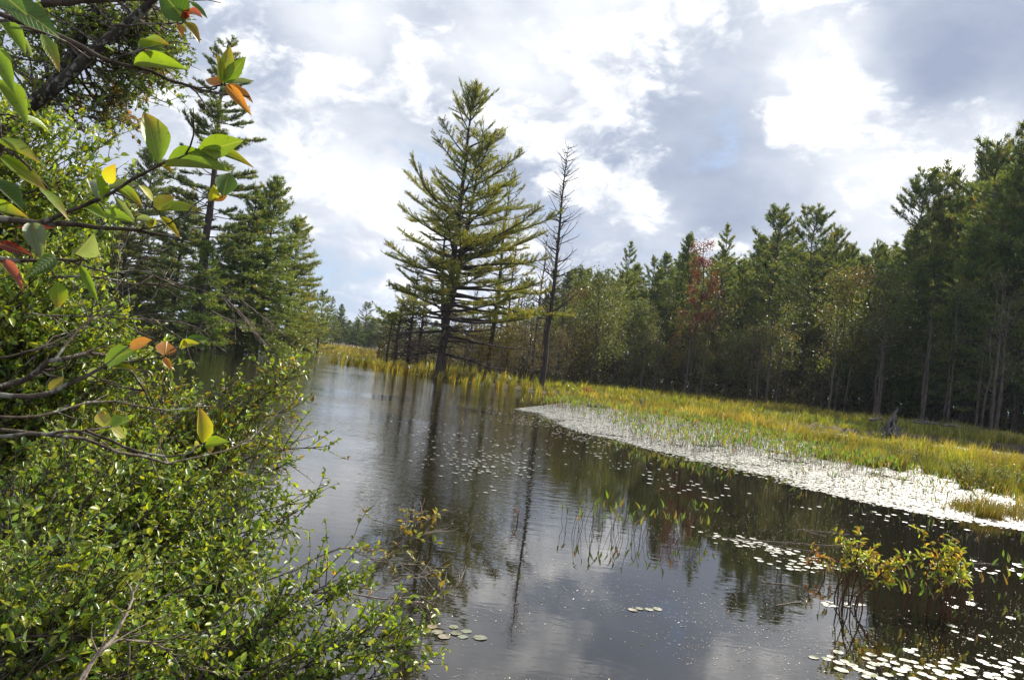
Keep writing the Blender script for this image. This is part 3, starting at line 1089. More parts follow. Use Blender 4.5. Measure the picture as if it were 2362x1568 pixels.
while u < 2480:
    k = int(frng.choice([0, 0, 1, 2, 3]))
    D = frng.uniform(68, 84) - max(0, (u - 1950)) * .026
    loc, H = from_top(u, frng.uniform(600, 800) - max(0, u - 1950) * .12, D)
    if k not in canl:
        r = thing('broadleaf_tree', 'one of the slight mixed leaf trees growing between the pines along the wood edge', 'tree', loc, 'mixed leaf trees along the wood edge', 0, H / 10)
        for nm, me in zip(('trunk', 'branches', 'crown'), BK[k]):
            part(nm, me, r)
        canl[k] = r
    else:
        dup(canl[k], loc, frng.uniform(0, 6.28), H / 10)
    u += frng.uniform(18, 42)
BRK = [[q.mesh(nm, M[mt], nm != 'crown') for q, nm, mt in zip(broadleaf(6.0, 170 + k, cols=((.13, .085, .035), (.17, .14, .04), (.10, .10, .03)), w=.3, lo=.1, nl=16, leaf=.10, nleaf=900, clump=.7, r0=.045), ('trunk', 'branches', 'crown'), ('bark', 'twig_pale', 'leaf'))] for k in range(3)]
canq = {}
for i in range(26):
    u = 1040 + i * 11.5 + frng.uniform(-8, 8)
    loc, H = from_top(u, frng.uniform(690, 800), frng.uniform(58, 76))
    if i < 3:
        r = thing('sapling', 'one of the thin brown leaved saplings in the brush behind the tallest pine', 'sapling', loc, 'brown saplings behind the tallest pine', 0, H / 6)
        for nm, me in zip(('trunk', 'branches', 'crown'), BRK[i]):
            part(nm, me, r)
        canq[i] = r
    else:
        dup(canq[i % 3], loc, frng.uniform(0, 6.28), H / 6)
# pale-leaved shrub at the wood's edge
bush_thing('rounded shrub with shining pale leaves against the dark wood', at(1812, 925, 78) * np.array([1, 1, 0]) + np.array([0, 0, .5]), 91, 1.5, 2.7, .12, 700, PALE[:2] + ((.3, .27, .2),), bark='twig_pale')
bush_thing('looser pale leaved shrub between two trunks right of the rounded one', at(1865, 925, 77) * np.array([1, 1, 0]) + np.array([0, 0, .5]), 92, 2.0, 3.2, .12, 800, ((.14, .15, .05), (.3, .27, .18)), bark='twig_pale')

# bare grey trunks and saplings along the wood's edge
BARE = []
for k in range(5):
    T, B = dead_tree(10.0, 200 + k, .11, w=.20, lo=.22, gap=.42, el=(55, 25), dens=2, thick=1.3)
    BARE.append((T.mesh('trunk', M['bark_gray']), B.mesh('branches', M['bark_gray'])))
canb = {}


def bare_tree(k, loc, H, label, group=None, rz=0.0, wide=1.0):
    s_ = H / 10.0
    if k not in canb:
        r = thing('bare_tree', label, 'bare tree', loc, group, rz, (s_ * wide, s_ * wide, s_))
        for nm, me in zip(('trunk', 'branches'), BARE[k]):
            part(nm, me, r)
        canb[k] = r
        return r
    r = dup(canb[k], loc, rz, (s_ * wide, s_ * wide, s_), label)
    if 'group' in r.keys():
        del r['group']
    if group:
        r['group'] = group
    return r


for i, (u, v, D, lab) in enumerate(((1792, 690, 66, 'bare pale forked tree standing in the grass left of the rounded pale shrub'), (1765, 720, 68, 'slim bare tree in a pair at the grass edge, thinner one'),
                                    (1745, 740, 70, 'slim bare tree leftmost of the pair by the pale forked tree'), (1935, 700, 62, 'bare straight tree right of the looser pale shrub'),
                                    (2150, 740, 56, 'pale forked bare tree before the darkest part of the wood'), (2320, 640, 54, 'pale leaning bare tree near the right edge'),
                                    (2040, 760, 60, 'bare grey tree with a crooked foot behind the stump'), (1630, 760, 66, 'thin bare sapling under the crimson maple'))):
    loc, H = from_top(u, v, D)
    bare_tree(i % 5, loc, H, lab, None, frng.uniform(0, 6.28))
u = 1230
while u < 2500:
    D = frng.uniform(62, 84) - max(0, (u - 1950)) * .022
    loc, H = from_top(u, frng.uniform(680, 800) - max(0, u - 1900) * .05, D)
    if H > 3:
        bare_tree(int(frng.integers(0, 5)), loc, H, 'one of the thin grey bare saplings along the front of the wood', 'thin bare saplings fronting the wood', frng.uniform(0, 6.28), 1.2)
    u += frng.uniform(14, 60)
# dead brown thicket between the big pine and the wood
for i in range(38):
    u = frng.uniform(865, 1340)
    loc, H = from_top(u, frng.uniform(610, 790) if u > 1100 else frng.uniform(720, 800), frng.uniform(58, 82))
    bare_tree(int(frng.integers(0, 5)), loc, H, 'one of the thin grey brown dead stems in the thicket behind the tallest pine', 'dead stems behind the tallest pine', frng.uniform(0, 6.28), 1.4)

# undergrowth of the wood: one mass nobody could count
rng = np.random.default_rng(77)
n = 70000
uu = rng.uniform(860, 2600, n)
DD = rng.uniform(68, 112, n) - np.maximum(0, uu - 1950) * .022
pos = np.array([at(a, 900, b_) for a, b_ in zip(uu, DD)])
pos[:, 2] = gh(pos[:, 0], pos[:, 1]) + rng.gamma(2.0, 1.3, n).clip(0, 4.0) * vnoise(pos[:, 0], pos[:, 1], 3.0, 4) * 1.6
g = Geo()
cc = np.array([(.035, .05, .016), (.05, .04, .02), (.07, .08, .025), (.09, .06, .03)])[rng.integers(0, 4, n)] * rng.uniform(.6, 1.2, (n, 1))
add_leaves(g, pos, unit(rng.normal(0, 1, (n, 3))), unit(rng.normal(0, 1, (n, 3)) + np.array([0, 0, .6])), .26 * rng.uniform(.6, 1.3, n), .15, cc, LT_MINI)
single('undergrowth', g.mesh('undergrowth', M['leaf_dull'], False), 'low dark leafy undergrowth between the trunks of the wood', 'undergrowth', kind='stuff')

# shrubs along the left bank by the water
for i, (u, v, D, R, Hh, cols, lab) in enumerate((
        (682, 800, 84, 2.2, 2.6, OLIVE, 'round leafy shrub at the waterline where the left grove ends'),
        (640, 798, 80, 2.0, 2.0, ((.05, .07, .02), (.08, .09, .03)), 'dark shrub at the waterline left of the round leafy one'),
        (712, 808, 86, 1.5, 1.5, ((.12, .15, .05), (.08, .12, .03)), 'low pale green bush at the end of the left bank'),
        (560, 792, 66, 2.6, 2.2, ((.07, .05, .03), (.05, .06, .02)), 'brownish bush under the left grove at the water'),
        (480, 785, 60, 2.4, 1.8, ((.06, .06, .025), (.05, .07, .02)), 'low dark bush at the foot of the tall left pine'),
        (390, 775, 58, 2.6, 2.0, ((.05, .06, .02),), 'dark bush on the left bank seen behind the foreground leaves'))):
    p_ = at(u, v, D)
    bush_thing(lab, (p_[0], p_[1], max(0.0, zg(p_[0], p_[1]))), 300 + i, R, Hh, .16, 1500, cols, stems=16)

# dead pine limbs leaning down to the water from the left grove
g = Geo()
rng = np.random.default_rng(8)
for (a, b_, c_) in (((470, 640, 60), (560, 730, 60), (622, 806, 61)), ((500, 650, 61), (570, 700, 60), (640, 760, 61)), ((520, 690, 60), (580, 740, 60), (606, 790, 60)), ((455, 700, 59), (540, 745, 59), (590, 770, 60))):
    p0, p1, p2 = at(*a), at(*b_), at(*c_)
    t_ = np.linspace(0, 1, 8)[:, None]
    pts = (1 - t_) ** 2 * p0 + 2 * t_ * (1 - t_) * p1 + t_ ** 2 * p2
    g.tube(pts, np.linspace(.07, .015, 8), 5)
    for j in range(22):
        q, tg = lerp_pts(pts, rng.uniform(.1, 1, 1))
        e = q[0] + unit(tg[0] * 1.2 + rng.normal(0, .5, 3)) * rng.uniform(.5, 1.5)
        g.tube(np.array([q[0], (q[0] + e) / 2 + rng.normal(0, .04, 3), e]), [.016, .012, .006], 3)
single('fallen_limbs', g.mesh('fallen_limbs', M['twig_pale']), 'bare fallen pine top slanting down to the water from the left grove', 'fallen tree')

# ------------------------------------------------------------------ marsh grass
rng = np.random.default_rng(3)
n = 600000
th = rng.uniform(-.9, .72, n)
lr = rng.uniform(math.log(11), math.log(190), n)
D = np.exp(lr)
x, y = np.tan(th) * D, D
dm = sdist(x, y, MARSH)
chd = pdist(x, y, inner_channel)
front = np.zeros(n)
clump = vnoise(x, y, .9, 1) * .6 + vnoise(x, y, 3.1, 2) * .4
big = vnoise(x, y, 7.0, 3)
cs = .85
ci_, cj_ = np.floor(x / cs), np.floor(y / cs)
hx = np.sin(ci_ * 12.9898 + cj_ * 78.233) * 43758.5453
hx -= np.floor(hx)
hy = np.sin(ci_ * 39.346 + cj_ * 11.135) * 24634.6345
hy -= np.floor(hy)
cx_, cyy = (ci_ + .2 + .6 * hx) * cs, (cj_ + .2 + .6 * hy) * cs
pull = np.where(vnoise(x, y, 5.0, 61) > .4, .5, .2)
x, y = x + (cx_ - x) * pull, y + (cyy - y) * pull
tus = np.clip(1 - np.hypot(x - cx_, y - cyy) / .5, 0, 1)
ragged = vnoise(x, y, 3.4, 31) * .7 + vnoise(x, y, 1.3, 32) * .3
edge_ok = dm > (ragged - .45) * 9.0 * np.interp(D, [12, 18, 45, 52], [.5, 1, .8, .12])
keep = (dm > -3.2) & edge_ok & (pdist(x, y, belt_outer) > 1.0) & (chd > 3.1) & (dm < 62)
# taper out towards the wood floor
fl = np.interp(D - x * .0, [60, 72, 90], [1, .75, 0.05])
keep &= rng.random(n) < fl
dl = sdist(x, y, LEFT)
keepL = (dl > 0) & (dl < 70) & (D > 26) & (x > -75) & (x < 0) & (rng.random(n) < np.where(D > 70, 1, .5))
keep |= keepL
x, y, D, clump, big, dm, chd, tus, cx_, cyy, hx = x[keep], y[keep], D[keep], clump[keep], big[keep], dm[keep], chd[keep], tus[keep], cx_[keep], cyy[keep], hx[keep]
n = len(x)
z = np.maximum(gh(x, y), 0.0)
hgt = (.20 + .58 * clump + .65 * (vnoise(x, y, 3.6, 21) - .35) + .13 * rng.normal(0, 1, n)).clip(.22, 1.25) * np.interp(dm, [0, 1.5, 6], [.75, 1, .95])
# low growth on the near side of the small inner channel leaves its water in view
cy_ = np.interp(x, [p_[0] for p_ in inner_channel], [p_[1] for p_ in inner_channel])
infront = (y < cy_) & (cy_ - y < 8.5) & (x > inner_channel[0][0] - 2)
hgt = np.where(infront, hgt * .42, hgt)
hgt = np.where(np.hypot(x - 21.5, y - 43) < 3.5, hgt * .55, hgt)
hgt *= np.interp(x, [-4, 3], [1.2, .88]) * np.interp(D, [20, 45], [.85, .85])
hgt *= .72 + .55 * tus * (.5 + hx)
wd = np.interp(D, [12, 30, 60, 100], [.009, .020, .040, .055])
base = np.stack([x, y, z], 1)
az = rng.uniform(0, 6.28, n)
bend = rng.uniform(.05, .45, n) * hgt
wind = np.stack([np.cos(az) + 2.2 * (x - cx_), np.sin(az) + 2.2 * (y - cyy), np.zeros(n)], 1) * bend[:, None] + np.array([.05, 0, 0])
az2 = rng.uniform(0, 6.28, n)
sdv = np.stack([np.cos(az2), np.sin(az2), np.zeros(n)], 1) * wd[:, None] * .5
mid = base + wind * .3 + np.array([0, 0, 1.0]) * (hgt * .6)[:, None]
tip = base + wind + np.array([0, 0, 1.0]) * (hgt * rng.uniform(.9, 1, n))[:, None]
V = np.stack([base - sdv, base + sdv, mid + sdv * .8, mid - sdv * .8, tip], 1).reshape(-1, 3)
o5 = np.arange(n)[:, None] * 5
F4 = (np.array([[0, 1, 2, 3]]) + o5)
F3 = (np.array([[3, 2, 4]]) + o5)
gcol = np.array([(.20, .22, .03), (.29, .27, .035), (.34, .28, .07), (.25, .14, .045), (.12, .16, .03)])
sel = (big * 1.6 + clump * .9 - .25 + rng.normal(0, .5, n))
near_shore = np.exp(-np.maximum(dm, 0) / 2.5)
ix = np.select([sel < .6, sel < 1.15, sel < 1.6], [4, 0, 1], 2)
ix = np.where((rng.random(n) < .28 * near_shore), 3, ix)
tint = gcol[ix] * rng.uniform(.7, 1.3, (n, 1)) * (.75 + .5 * hx)[:, None] * (.38 + 1.05 * vnoise(x, y, 1.9, 41) * (.5 + vnoise(x, y, .7, 42)))[:, None]
g = Geo()
g.add(V, [F4, F3], np.repeat(tint, 5, axis=0))
single('marsh_grass', g.mesh('marsh_grass', M['grass'], False), 'tall yellow green sedge grass covering the marsh', 'grass', kind='stuff')

# low leafy plants among the sedge near the water
n = 48000
th = rng.uniform(-.55, .68, n); D = np.exp(rng.uniform(math.log(12), math.log(75), n))
x, y = np.tan(th) * D, D
dm = sdist(x, y, MARSH)
k_ = (dm > -.6) & (dm < 5) & (vnoise(x, y, 2.0, 9) > .45)
x, y, D = x[k_], y[k_], D[k_]
n = len(x)
pos = np.stack([x, y, np.maximum(gh(x, y), 0) + rng.uniform(.05, .75, n) * vnoise(x, y, 1.3, 5) ** .5], 1)
cc = np.array([(.13, .15, .03), (.22, .20, .05), (.20, .10, .03), (.09, .12, .03)])[(vnoise(x, y, 1.7, 8) * 3.99).astype(int)] * rng.uniform(.7, 1.3, (n, 1))
g = Geo()
sz = np.interp(D, [12, 70], [.05, .14])
add_leaves(g, pos, unit(rng.normal(0, 1, (n, 3)) + np.array([0, 0, .8])), unit(rng.normal(0, 1, (n, 3)) + np.array([0, 0, 1])), sz * rng.uniform(.7, 1.3, n), sz * .45, cc, LT_MINI)
single('marsh_herbs', g.mesh('marsh_herbs', M['leaf'], False), 'low yellow and rusty leafy herbs among the sedge at the water edge', 'marsh plants', kind='stuff')

# small bushes on the marsh
for i, (u, v, R, Hh, cols, lab, nl_, lf) in enumerate((
        (1353, 918, .35, .75, ((.40, .09, .03), (.30, .12, .03)), 'small rusty orange fern clump in the green sedge', 500, .07),
        (2240, 1118, .55, .75, ((.12, .16, .04), (.16, .18, .05)), 'leafy green bush in the sedge at the right, the left one of two', 1300, .05),
        (2335, 1135, .55, .9, ((.12, .16, .04), (.17, .19, .05)), 'leafy green bush in the sedge by the right edge, taller of two', 1500, .05),
        (2305, 1035, .5, .6, ((.18, .22, .04), (.13, .19, .04)), 'small bright green bush beside the narrow inner channel', 700, .06),
        (1280, 893, .8, .9, ((.10, .16, .06), (.08, .13, .05)), 'bluish green bushy clump at the foot of the tall bare tree', 900, .09),
        (2100, 1070, .7, .55, ((.24, .22, .05), (.18, .16, .04)), 'low yellow leaved bush at the edge of the pads in the sedge', 1100, .05),
        (845, 828, 1.4, 1.5, ((.12, .08, .03), (.10, .09, .03)), 'sparse reddish brown bush on the marsh tip', 500, .10),
        (1215, 870, 1.2, 1.6, ((.20, .17, .04), (.13, .14, .03)), 'yellow leaved bush in the sedge between the tallest pine and the bare tree', 800, .10))):
    p_ = ground(u, v)
    bush_thing(lab, (p_[0], p_[1], max(0.0, zg(p_[0], p_[1]))), 330 + i, R, Hh, lf, nl_, cols, stems=12, bark='redstem')

# ------------------------------------------------------------------ dead wood on the marsh
rng = np.random.default_rng(15)
STICKS = [((1417, 931), (1402, 910), .08), ((1491, 946), (1471, 916), .09), ((1553, 948), (1544, 928), .10), ((1603, 948), (1581, 918), .10), ((1649, 936), (1631, 900), .10), ((1391, 929), (1382, 919), .06)]
names = ['weathered post leaning left by the mossy logs', 'slim grey leaning stake in the dark inlet', 'short broken grey stub between two longer leaning stakes', 'thick leaning stake with a pointed top, second from the right',
         'tallest leaning grey stake, rightmost of the row', 'tiny leaning stub at the left end of the row of stakes']
for ((a, b_), (c_, d_), w_), lab in zip(STICKS, names):
    p0 = ground(a, b_)
    p1 = at(c_, d_, p0[1] + .2)
    g = Geo()
    t_ = np.linspace(-.15, 1, 7)[:, None]
    pts = p0 + (p1 - p0) * t_ + rng.normal(0, .012, (7, 3))
    rr = np.linspace(w_ * 1.2, w_ * .75, 7)
    rr[-1] = .01
    pts[-1] = pts[-2] + (p1 - p0) * .06
    g.tube(pts - p0, rr, 7)
    single('leaning_stake', g.mesh('leaning_stake', M['deadwood']), lab, 'dead stake', 'leaning stakes at the marsh edge', loc=p0)
# leaning dead saplings behind them
for (a, b_, c_, d_, lab) in ((1421, 910, 1388, 858, 'long thin dead sapling leaning left behind the stakes'), (1432, 905, 1400, 866, 'second thin dead sapling leaning left, crossing the first')):
    p0 = ground(a, b_); p1 = at(c_, d_, p0[1] + .5)
    g = Geo()
    pts = p0 + (p1 - p0) * np.linspace(-.1, 1, 6)[:, None] + rng.normal(0, .03, (6, 3))
    g.tube(pts - p0, np.linspace(.05, .015, 6), 5)
    for j in range(5):
        q = pts[3 + j % 3] - p0
        e = q + rng.normal(0, .25, 3) + np.array([0, 0, .2])
        g.tube(np.array([q, (q + e) / 2, e]), [.015, .01, .006], 3)
    single('dead_sapling', g.mesh('dead_sapling', M['deadwood']), lab, 'dead sapling', loc=p0)
# upturned stump
p0 = ground(2052, 1011)
r = thing('stump', 'gnarled grey broken stump with twisted roots standing in the sedge', 'tree stump', (p0[0], p0[1], .15), scale=1.0)
print('stump', p0)
g = Geo()
for j in range(9):
    az = j * .7
    b0 = np.array([math.cos(az) * .45, math.sin(az) * .3, 0])
    tp = np.array([.30 + rng.normal(0, .10), rng.normal(0, .10), rng.uniform(.8, 1.55) if j != 2 else 1.7])
    t_ = np.linspace(0, 1, 8)[:, None]
    pts = b0 * (1 - t_) + tp * t_ + np.array([-.10, 0, 0]) * np.sin(t_ * 3.1) + rng.normal(0, .02, (8, 3))
    rr = np.linspace(.15, .035, 8); rr[-1] = .008
    g.tube(pts, rr, 7)
part('trunk', g.mesh('trunk', M['deadwood']), r)
for j in range(6):
    g = Geo()
    az = rng.uniform(0, 6.28)
    d = np.array([math.cos(az), math.sin(az) * .6, .4])
    pts = curve((d[0] * .2, d[1] * .2, .35), d, rng.uniform(.5, .9), rng, 7, -1.6, .25)
    g.tube(pts, np.linspace(.06, .015, 7), 6)
    part('root', g.mesh('root', M['deadwood']), r)
# logs
for (a, b_, c_, d_, D_, w_, lab) in ((2097, 985, 2182, 986, 50, .07, 'long thin fallen log lying behind the stump'), (2168, 996, 2224, 996, 49, .09, 'shorter fallen log at the right of the long one'),
                                     (2000, 994, 2036, 999, 47, .10, 'dark fallen log by the inner channel left of the stump'), (2100, 972, 2165, 978, 54, .06, 'thin pale fallen pole furthest back behind the stump')):
    p0, p1 = at(a, b_, D_), at(c_, d_, D_ + 1)
    p0[2], p1[2] = max(p0[2], zg(p0[0], p0[1]) + .6), max(p1[2], zg(p1[0], p1[1]) + .6)
    g = Geo()
    pts = p0 + (p1 - p0) * np.linspace(0, 1, 8)[:, None] + rng.normal(0, .03, (8, 3))
    g.tube(pts - p0, np.concatenate([[.01], np.linspace(w_, w_ * .6, 6), [.01]]), 7)
    for j in range(3):
        q = pts[2 + j] - p0
        g.tube(np.array([q, q + np.array([.05, 0, .2]), q + np.array([.1, .1, .4])]), [.025, .018, .008], 4)
    single('fallen_log', g.mesh('fallen_log', M['deadwood']), lab, 'log', loc=p0)
for (a, b_, c_, d_, w_, lab) in ((1285, 925, 1300, 929, .13, 'small pale log lying in the shallows at the marsh point'), (1322, 929, 1342, 934, .12, 'sunlit log in the shallows right of the small pale one'), (1350, 938, 1402, 942, .18, 'dark mossy log at the marsh point under the leaning stakes')):
    p0, p1 = ground(a, b_), ground(c_, d_)
    g = Geo()
    pts = p0 + (p1 - p0) * np.linspace(0, 1, 7)[:, None] + rng.normal(0, .02, (7, 3)) + np.array([0, 0, .05])
    g.tube(pts - p0, np.concatenate([[.02], np.full(5, w_), [.02]]), 8)
    single('driftwood_log', g.mesh('driftwood_log', M['deadwood']), lab, 'log', loc=p0)

# ------------------------------------------------------------------ lily pads
PADC = np.array([(.11, .14, .05), (.14, .16, .06), (.17, .17, .08), (.12, .13, .06), (.20, .16, .08)])


def pad_template(k=11, notch=True):
    a = np.linspace(.12, 2 * math.pi - .12, k)
    V = np.concatenate([[[0.0, 0, 0]], np.stack([np.cos(a), np.sin(a) * .86, np.where(np.arange(k) % 3 == 0, .03, 0)], 1)])
    F = np.array([(0, i, i + 1) for i in range(1, k)] + ([] if notch else [(0, k, 1)]))
    return V, F


# single pads, the ones that show largest
PM = []
prng = np.random.default_rng(40)
for k in range(6):
    V, F = pad_template(14)
    V = V.copy()
    V[1:, :2] *= prng.uniform(.93, 1.05, (14, 1))
    V[1:, 2] += prng.uniform(-.01, .03, 14)
    V[0, 2] -= .01
    # a thin leaf with an underside
    bot = V - np.array([0, 0, .035])
    g = Geo()
    g.add(V, F, PADC[k % 5])
    g.add(bot, F[:, ::-1], PADC[k % 5] * .7)
    PM.append(g.mesh('lily_pad', M['pad']))
pad_proto = None
npad = 0


def put_pad(x, y, rad, label, group):
    global npad
    o = bpy.data.objects.new('lily_pad', PM[npad % 6])
    COL.objects.link(o)
    o.location = (x, y, .0022 + .0006 * (npad % 5))
    o.rotation_euler = (prng.normal(0, .008), prng.normal(0, .008), prng.uniform(0, 6.28))
    o.scale = (rad, rad, rad)
    o['label'], o['category'], o['group'] = label, 'lily pad', group
    npad += 1


placed = []


def patch_pads(n, sampler, rlo, rhi, label, group, overlap=.8):
    c_, tries = 0, 0
    while c_ < n and tries < n * 40:
        tries += 1
        u, v = sampler()
        p_ = ground(u, v)
        rad = prng.uniform(rlo, rhi)
        if all((p_[0] - a) ** 2 + (p_[1] - b_) ** 2 > ((rad + q) * overlap) ** 2 for a, b_, q in placed):
            placed.append((p_[0], p_[1], rad))
            put_pad(p_[0], p_[1], rad, label, group)
            c_ += 1


def gauss(u0, v0, su, sv, slope=.12):
    def f():
        a = prng.normal(0, su)
        return u0 + a, v0 + a * slope + prng.normal(0, sv)
    return f


def boxy(u0, v0, u1, v1, slope=.12):
    def f():
        u = prng.uniform(u0, u1)
        return u, prng.uniform(v0, v1) + (u - u0) * slope
    return f


g1 = 'pads of the dense patch at the lower right'
patch_pads(44, gauss(2095, 1540, 72, 17), .022, .054, 'small round pad in the dense patch of lily pads nearest the camera at lower right', g1)
patch_pads(26, boxy(2160, 1500, 2361, 1560, .1), .022, .050, 'pale pad floating loosely in the corner right of the dense near patch', 'loose pads in the lower right corner')
patch_pads(16, boxy(2180, 1370, 2361, 1480, .1), .02, .046, 'pad on the dark water between the leafy water shrubs and the lower right corner', 'pads below the water shrubs')
patch_pads(4, boxy(1455, 1404, 1525, 1408, -.05), .036, .044, 'one of four pale pads in a short row on calm open water', 'four pads in a row')
patch_pads(7, boxy(1885, 1512, 1950, 1520, .2), .034, .046, 'pale pad in the small trail left of the dense near patch', 'trail of pads left of the dense patch')
patch_pads(8, gauss(1040, 1462, 26, 6), .035, .05, 'dull pad beside the tip of the shrub hanging over the near water', 'pads by the overhanging shrub')
patch_pads(8, boxy(1890, 1385, 1990, 1395, .1), .034, .046, 'pad in the short line below the left water shrub', 'line of pads below the left water shrub')
patch_pads(62, gauss(1760, 1262, 72, 8, .22), .022, .046, 'bright pad in the long drift of pads in the middle of the dark water', 'long drift of pads in the dark water')
patch_pads(24, gauss(1840, 1303, 46, 6, .1), .025, .048, 'bright pad in the smaller cluster just below the long drift', 'cluster below the long drift')
patch_pads(16, boxy(2240, 1290, 2361, 1320, .1), .02, .045, 'pad on the dark water right of the water shrubs at the picture edge', 'pads right of the water shrubs')
patch_pads(22, boxy(1480, 1075, 1750, 1120, .2), .03, .055, 'pad on dark water just outside the white belt of pads', 'outlying pads along the belt')
patch_pads(18, boxy(1820, 1150, 2250, 1175, .13), .03, .05, 'pad drifting along the nearer right stretch of the belt edge', 'pads off the right stretch of the belt')

# the belt: tens of thousands, one mass
rng = np.random.default_rng(44)
BELT = belt_outer + [tuple(p_) for p_ in marsh_shore[::-1] if p_[1] < 47] + []
bx = np.array([p_[0] for p_ in BELT]); by = np.array([p_[1] for p_ in BELT])


def mass_pads(G, x, y, rad, rng, k=6):
    V, F = pad_template(k)
    m_ = len(x)
    a = rng.uniform(0, 6.28, m_)
    ca, sa = np.cos(a)[:, None], np.sin(a)[:, None]
    tx, ty = rng.normal(0, .035, (m_, 1)), rng.normal(0, .035, (m_, 1))
    vx = (V[None, :, 0] * ca - V[None, :, 1] * sa) * rad[:, None]
    vy = (V[None, :, 0] * sa + V[None, :, 1] * ca) * rad[:, None]
    vz = .004 + rng.uniform(0, .012, (m_, 1)) + np.abs(vx * tx + vy * ty) + V[None, :, 2] * rad[:, None]
    W3 = np.stack([x[:, None] + vx, y[:, None] + vy, vz], 2)
    Fs = (F[None] + (np.arange(m_) * len(V))[:, None, None]).reshape(-1, 3)
    T = PADC[rng.integers(0, len(PADC), m_)] * rng.uniform(.8, 1.2, (m_, 1))
    G.add(W3.reshape(-1, 3), Fs, np.repeat(T, len(V), axis=0))


n = 520000
x = rng.uniform(bx.min(), bx.max() + 22, n)
y = rng.uniform(by.min(), by.max(), n)
dmm = sdist(x, y, MARSH)
ins = pip(x, y, BELT) | ((dmm > 0) & (dmm < 3.0) & (y < 42)) | (pdist(x, y, inner_channel) < 3.3)  # pads also added over the inner channel to imitate its bright water reflection
x, y = x[ins], y[ins]
do = pdist(x, y, belt_outer)
dm = -sdist(x, y, MARSH)
dens = np.clip((do - .9 * vnoise(x, y, .9, 51) * vnoise(x, y, 2.7, 52)) / .3, .06, 1) * np.where(vnoise(x, y, .8, 6) > .16, 1, .25) * np.interp(y, [12, 30, 38, 46], [1, 1, .6, .15])
area = (bx.max() + 22 - bx.min()) * (by.max() - by.min())
print('belt candidates', len(x), 'area density', n / area)
keep = rng.random(len(x)) < dens * min(1.0, 400.0 / (n / area))
x, y = x[keep], y[keep]
g = Geo()
mass_pads(g, x, y, rng.uniform(.018, .045, len(x)) * np.interp(y, [12, 30, 50], [1, 1.2, 1.5]), rng, 6)
# ragged outskirts and scattered pads on the ruffled water
us, vs, kk = [], [], []
for (u0, v0, su, sv, sl, m_) in ((1110, 1072, 62, 20, .12, 150), (1180, 1040, 50, 25, .2, 60), (1020, 1005, 60, 20, .12, 60), (1215, 965, 60, 8, .12, 200), (1420, 1060, 90, 14, .28, 60), (1060, 925, 60, 6, .12, 40), (1230, 930, 90, 8, .14, 160), (1320, 1000, 60, 8, .28, 150)):
    a = rng.normal(0, su, m_)
    us.append(u0 + a); vs.append(v0 + a * sl + rng.normal(0, sv, m_))
us, vs = np.concatenate(us), np.concatenate(vs)
pp = np.array([ground(a, b_) for a, b_ in zip(us, vs)])
mass_pads(g, pp[:, 0], pp[:, 1], rng.uniform(.014, .042, len(pp)), rng, 8)
single('lily_pad_belt', g.mesh('lily_pad_belt', M['pad'], False), 'dense shining belt of tiny lily pads along the marsh', 'lily pads', kind='stuff')

# floating flecks: fallen petals, seeds, bits of leaf
n = 70000
th = rng.uniform(-.62, .68, n)
D = np.exp(rng.uniform(math.log(3.2), math.log(30), n))
x, y = np.tan(th) * D, D
k_ = (land(x, y) < -.1) & ((vnoise(x, y * 1.0, 1.1, 3) * .8 + .5 * vnoise(x * .4, y, .22, 5)) ** 1.6 > rng.uniform(.25, 1.25, n)) & (rng.random(n) < np.interp(x / D, [-.3, 0, .2], [.15, .6, 1]))
x, y, D = x[k_], y[k_], D[k_]
n = len(x)
pos = np.stack([x, y, np.full(n, .003)], 1)
g = Geo()
az = rng.uniform(0, 6.28, n)
add_leaves(g, pos, np.stack([np.cos(az), np.sin(az), np.zeros(n)], 1), unit(np.stack([rng.normal(0, .12, n), rng.normal(0, .12, n), np.ones(n)], 1)), rng.gamma(1.6, .0062, n) * np.interp(D, [3, 30], [1, 1.8]), rng.uniform(.003, .009, n) * np.interp(D, [3, 30], [1, 1.8]),
           np.array([(.45, .36, .28), (.32, .22, .14), (.5, .45, .38)])[rng.integers(0, 3, n)], LT_MINI)
single('floating_debris', g.mesh('floating_debris', M['fleck'], False), 'tiny pale flecks and petals floating on the water', 'debris', kind='stuff')
# thin floating reed stalks
g = Geo()
for (a, b_, c_, d_) in ((1840, 1219, 1960, 1232), (1850, 1222, 1905, 1236), (1630, 1235, 1900, 1275), (1660, 1240, 1980, 1262), (1790, 1395, 1850, 1385), (2210, 1296, 2300, 1300), (1760, 1342, 1840, 1350)):
    p0, p1 = ground(a, b_, .006), ground(c_, d_, .006)
    g.tube(p0 + (p1 - p0) * np.linspace(0, 1, 6)[:, None] + rng.normal(0, .008, (6, 3)) * np.array([1, 1, 0]), .004, 4)
single('floating_stalks', g.mesh('floating_stalks', M['twig_pale']), 'thin pale reed stalks floating among the drifting pads', 'reed stalks', kind='stuff')


# ------------------------------------------------------------------ pickerelweed
def reed_leaf(G, base, az, Hs, L, rng, tint, lean=.25):
    """one stalk with an arrow-shaped blade at its top; stalk goes to G[0], blade to G[1]"""
    d = np.array([math.cos(az) * lean, math.sin(az) * lean, 1.0])
    top = base + d * Hs
    mid = base + d * Hs * .5 + rng.normal(0, .01, 3)
    G[0].tube(np.array([base - np.array([0, 0, .15]), base, mid, top]), [.0028, .0028, .0024, .0018], 4)
    dd = unit(d + np.array([math.cos(az), math.sin(az), 0]) * rng.uniform(0, .3) + rng.normal(0, .12, 3))
    nr = unit(np.cross(dd, rng.normal(0, 1, 3)))
    add_leaves(G[1], top[None], dd[None], nr[None], L, L * rng.uniform(.18, .27), tint[None], LT_REED)


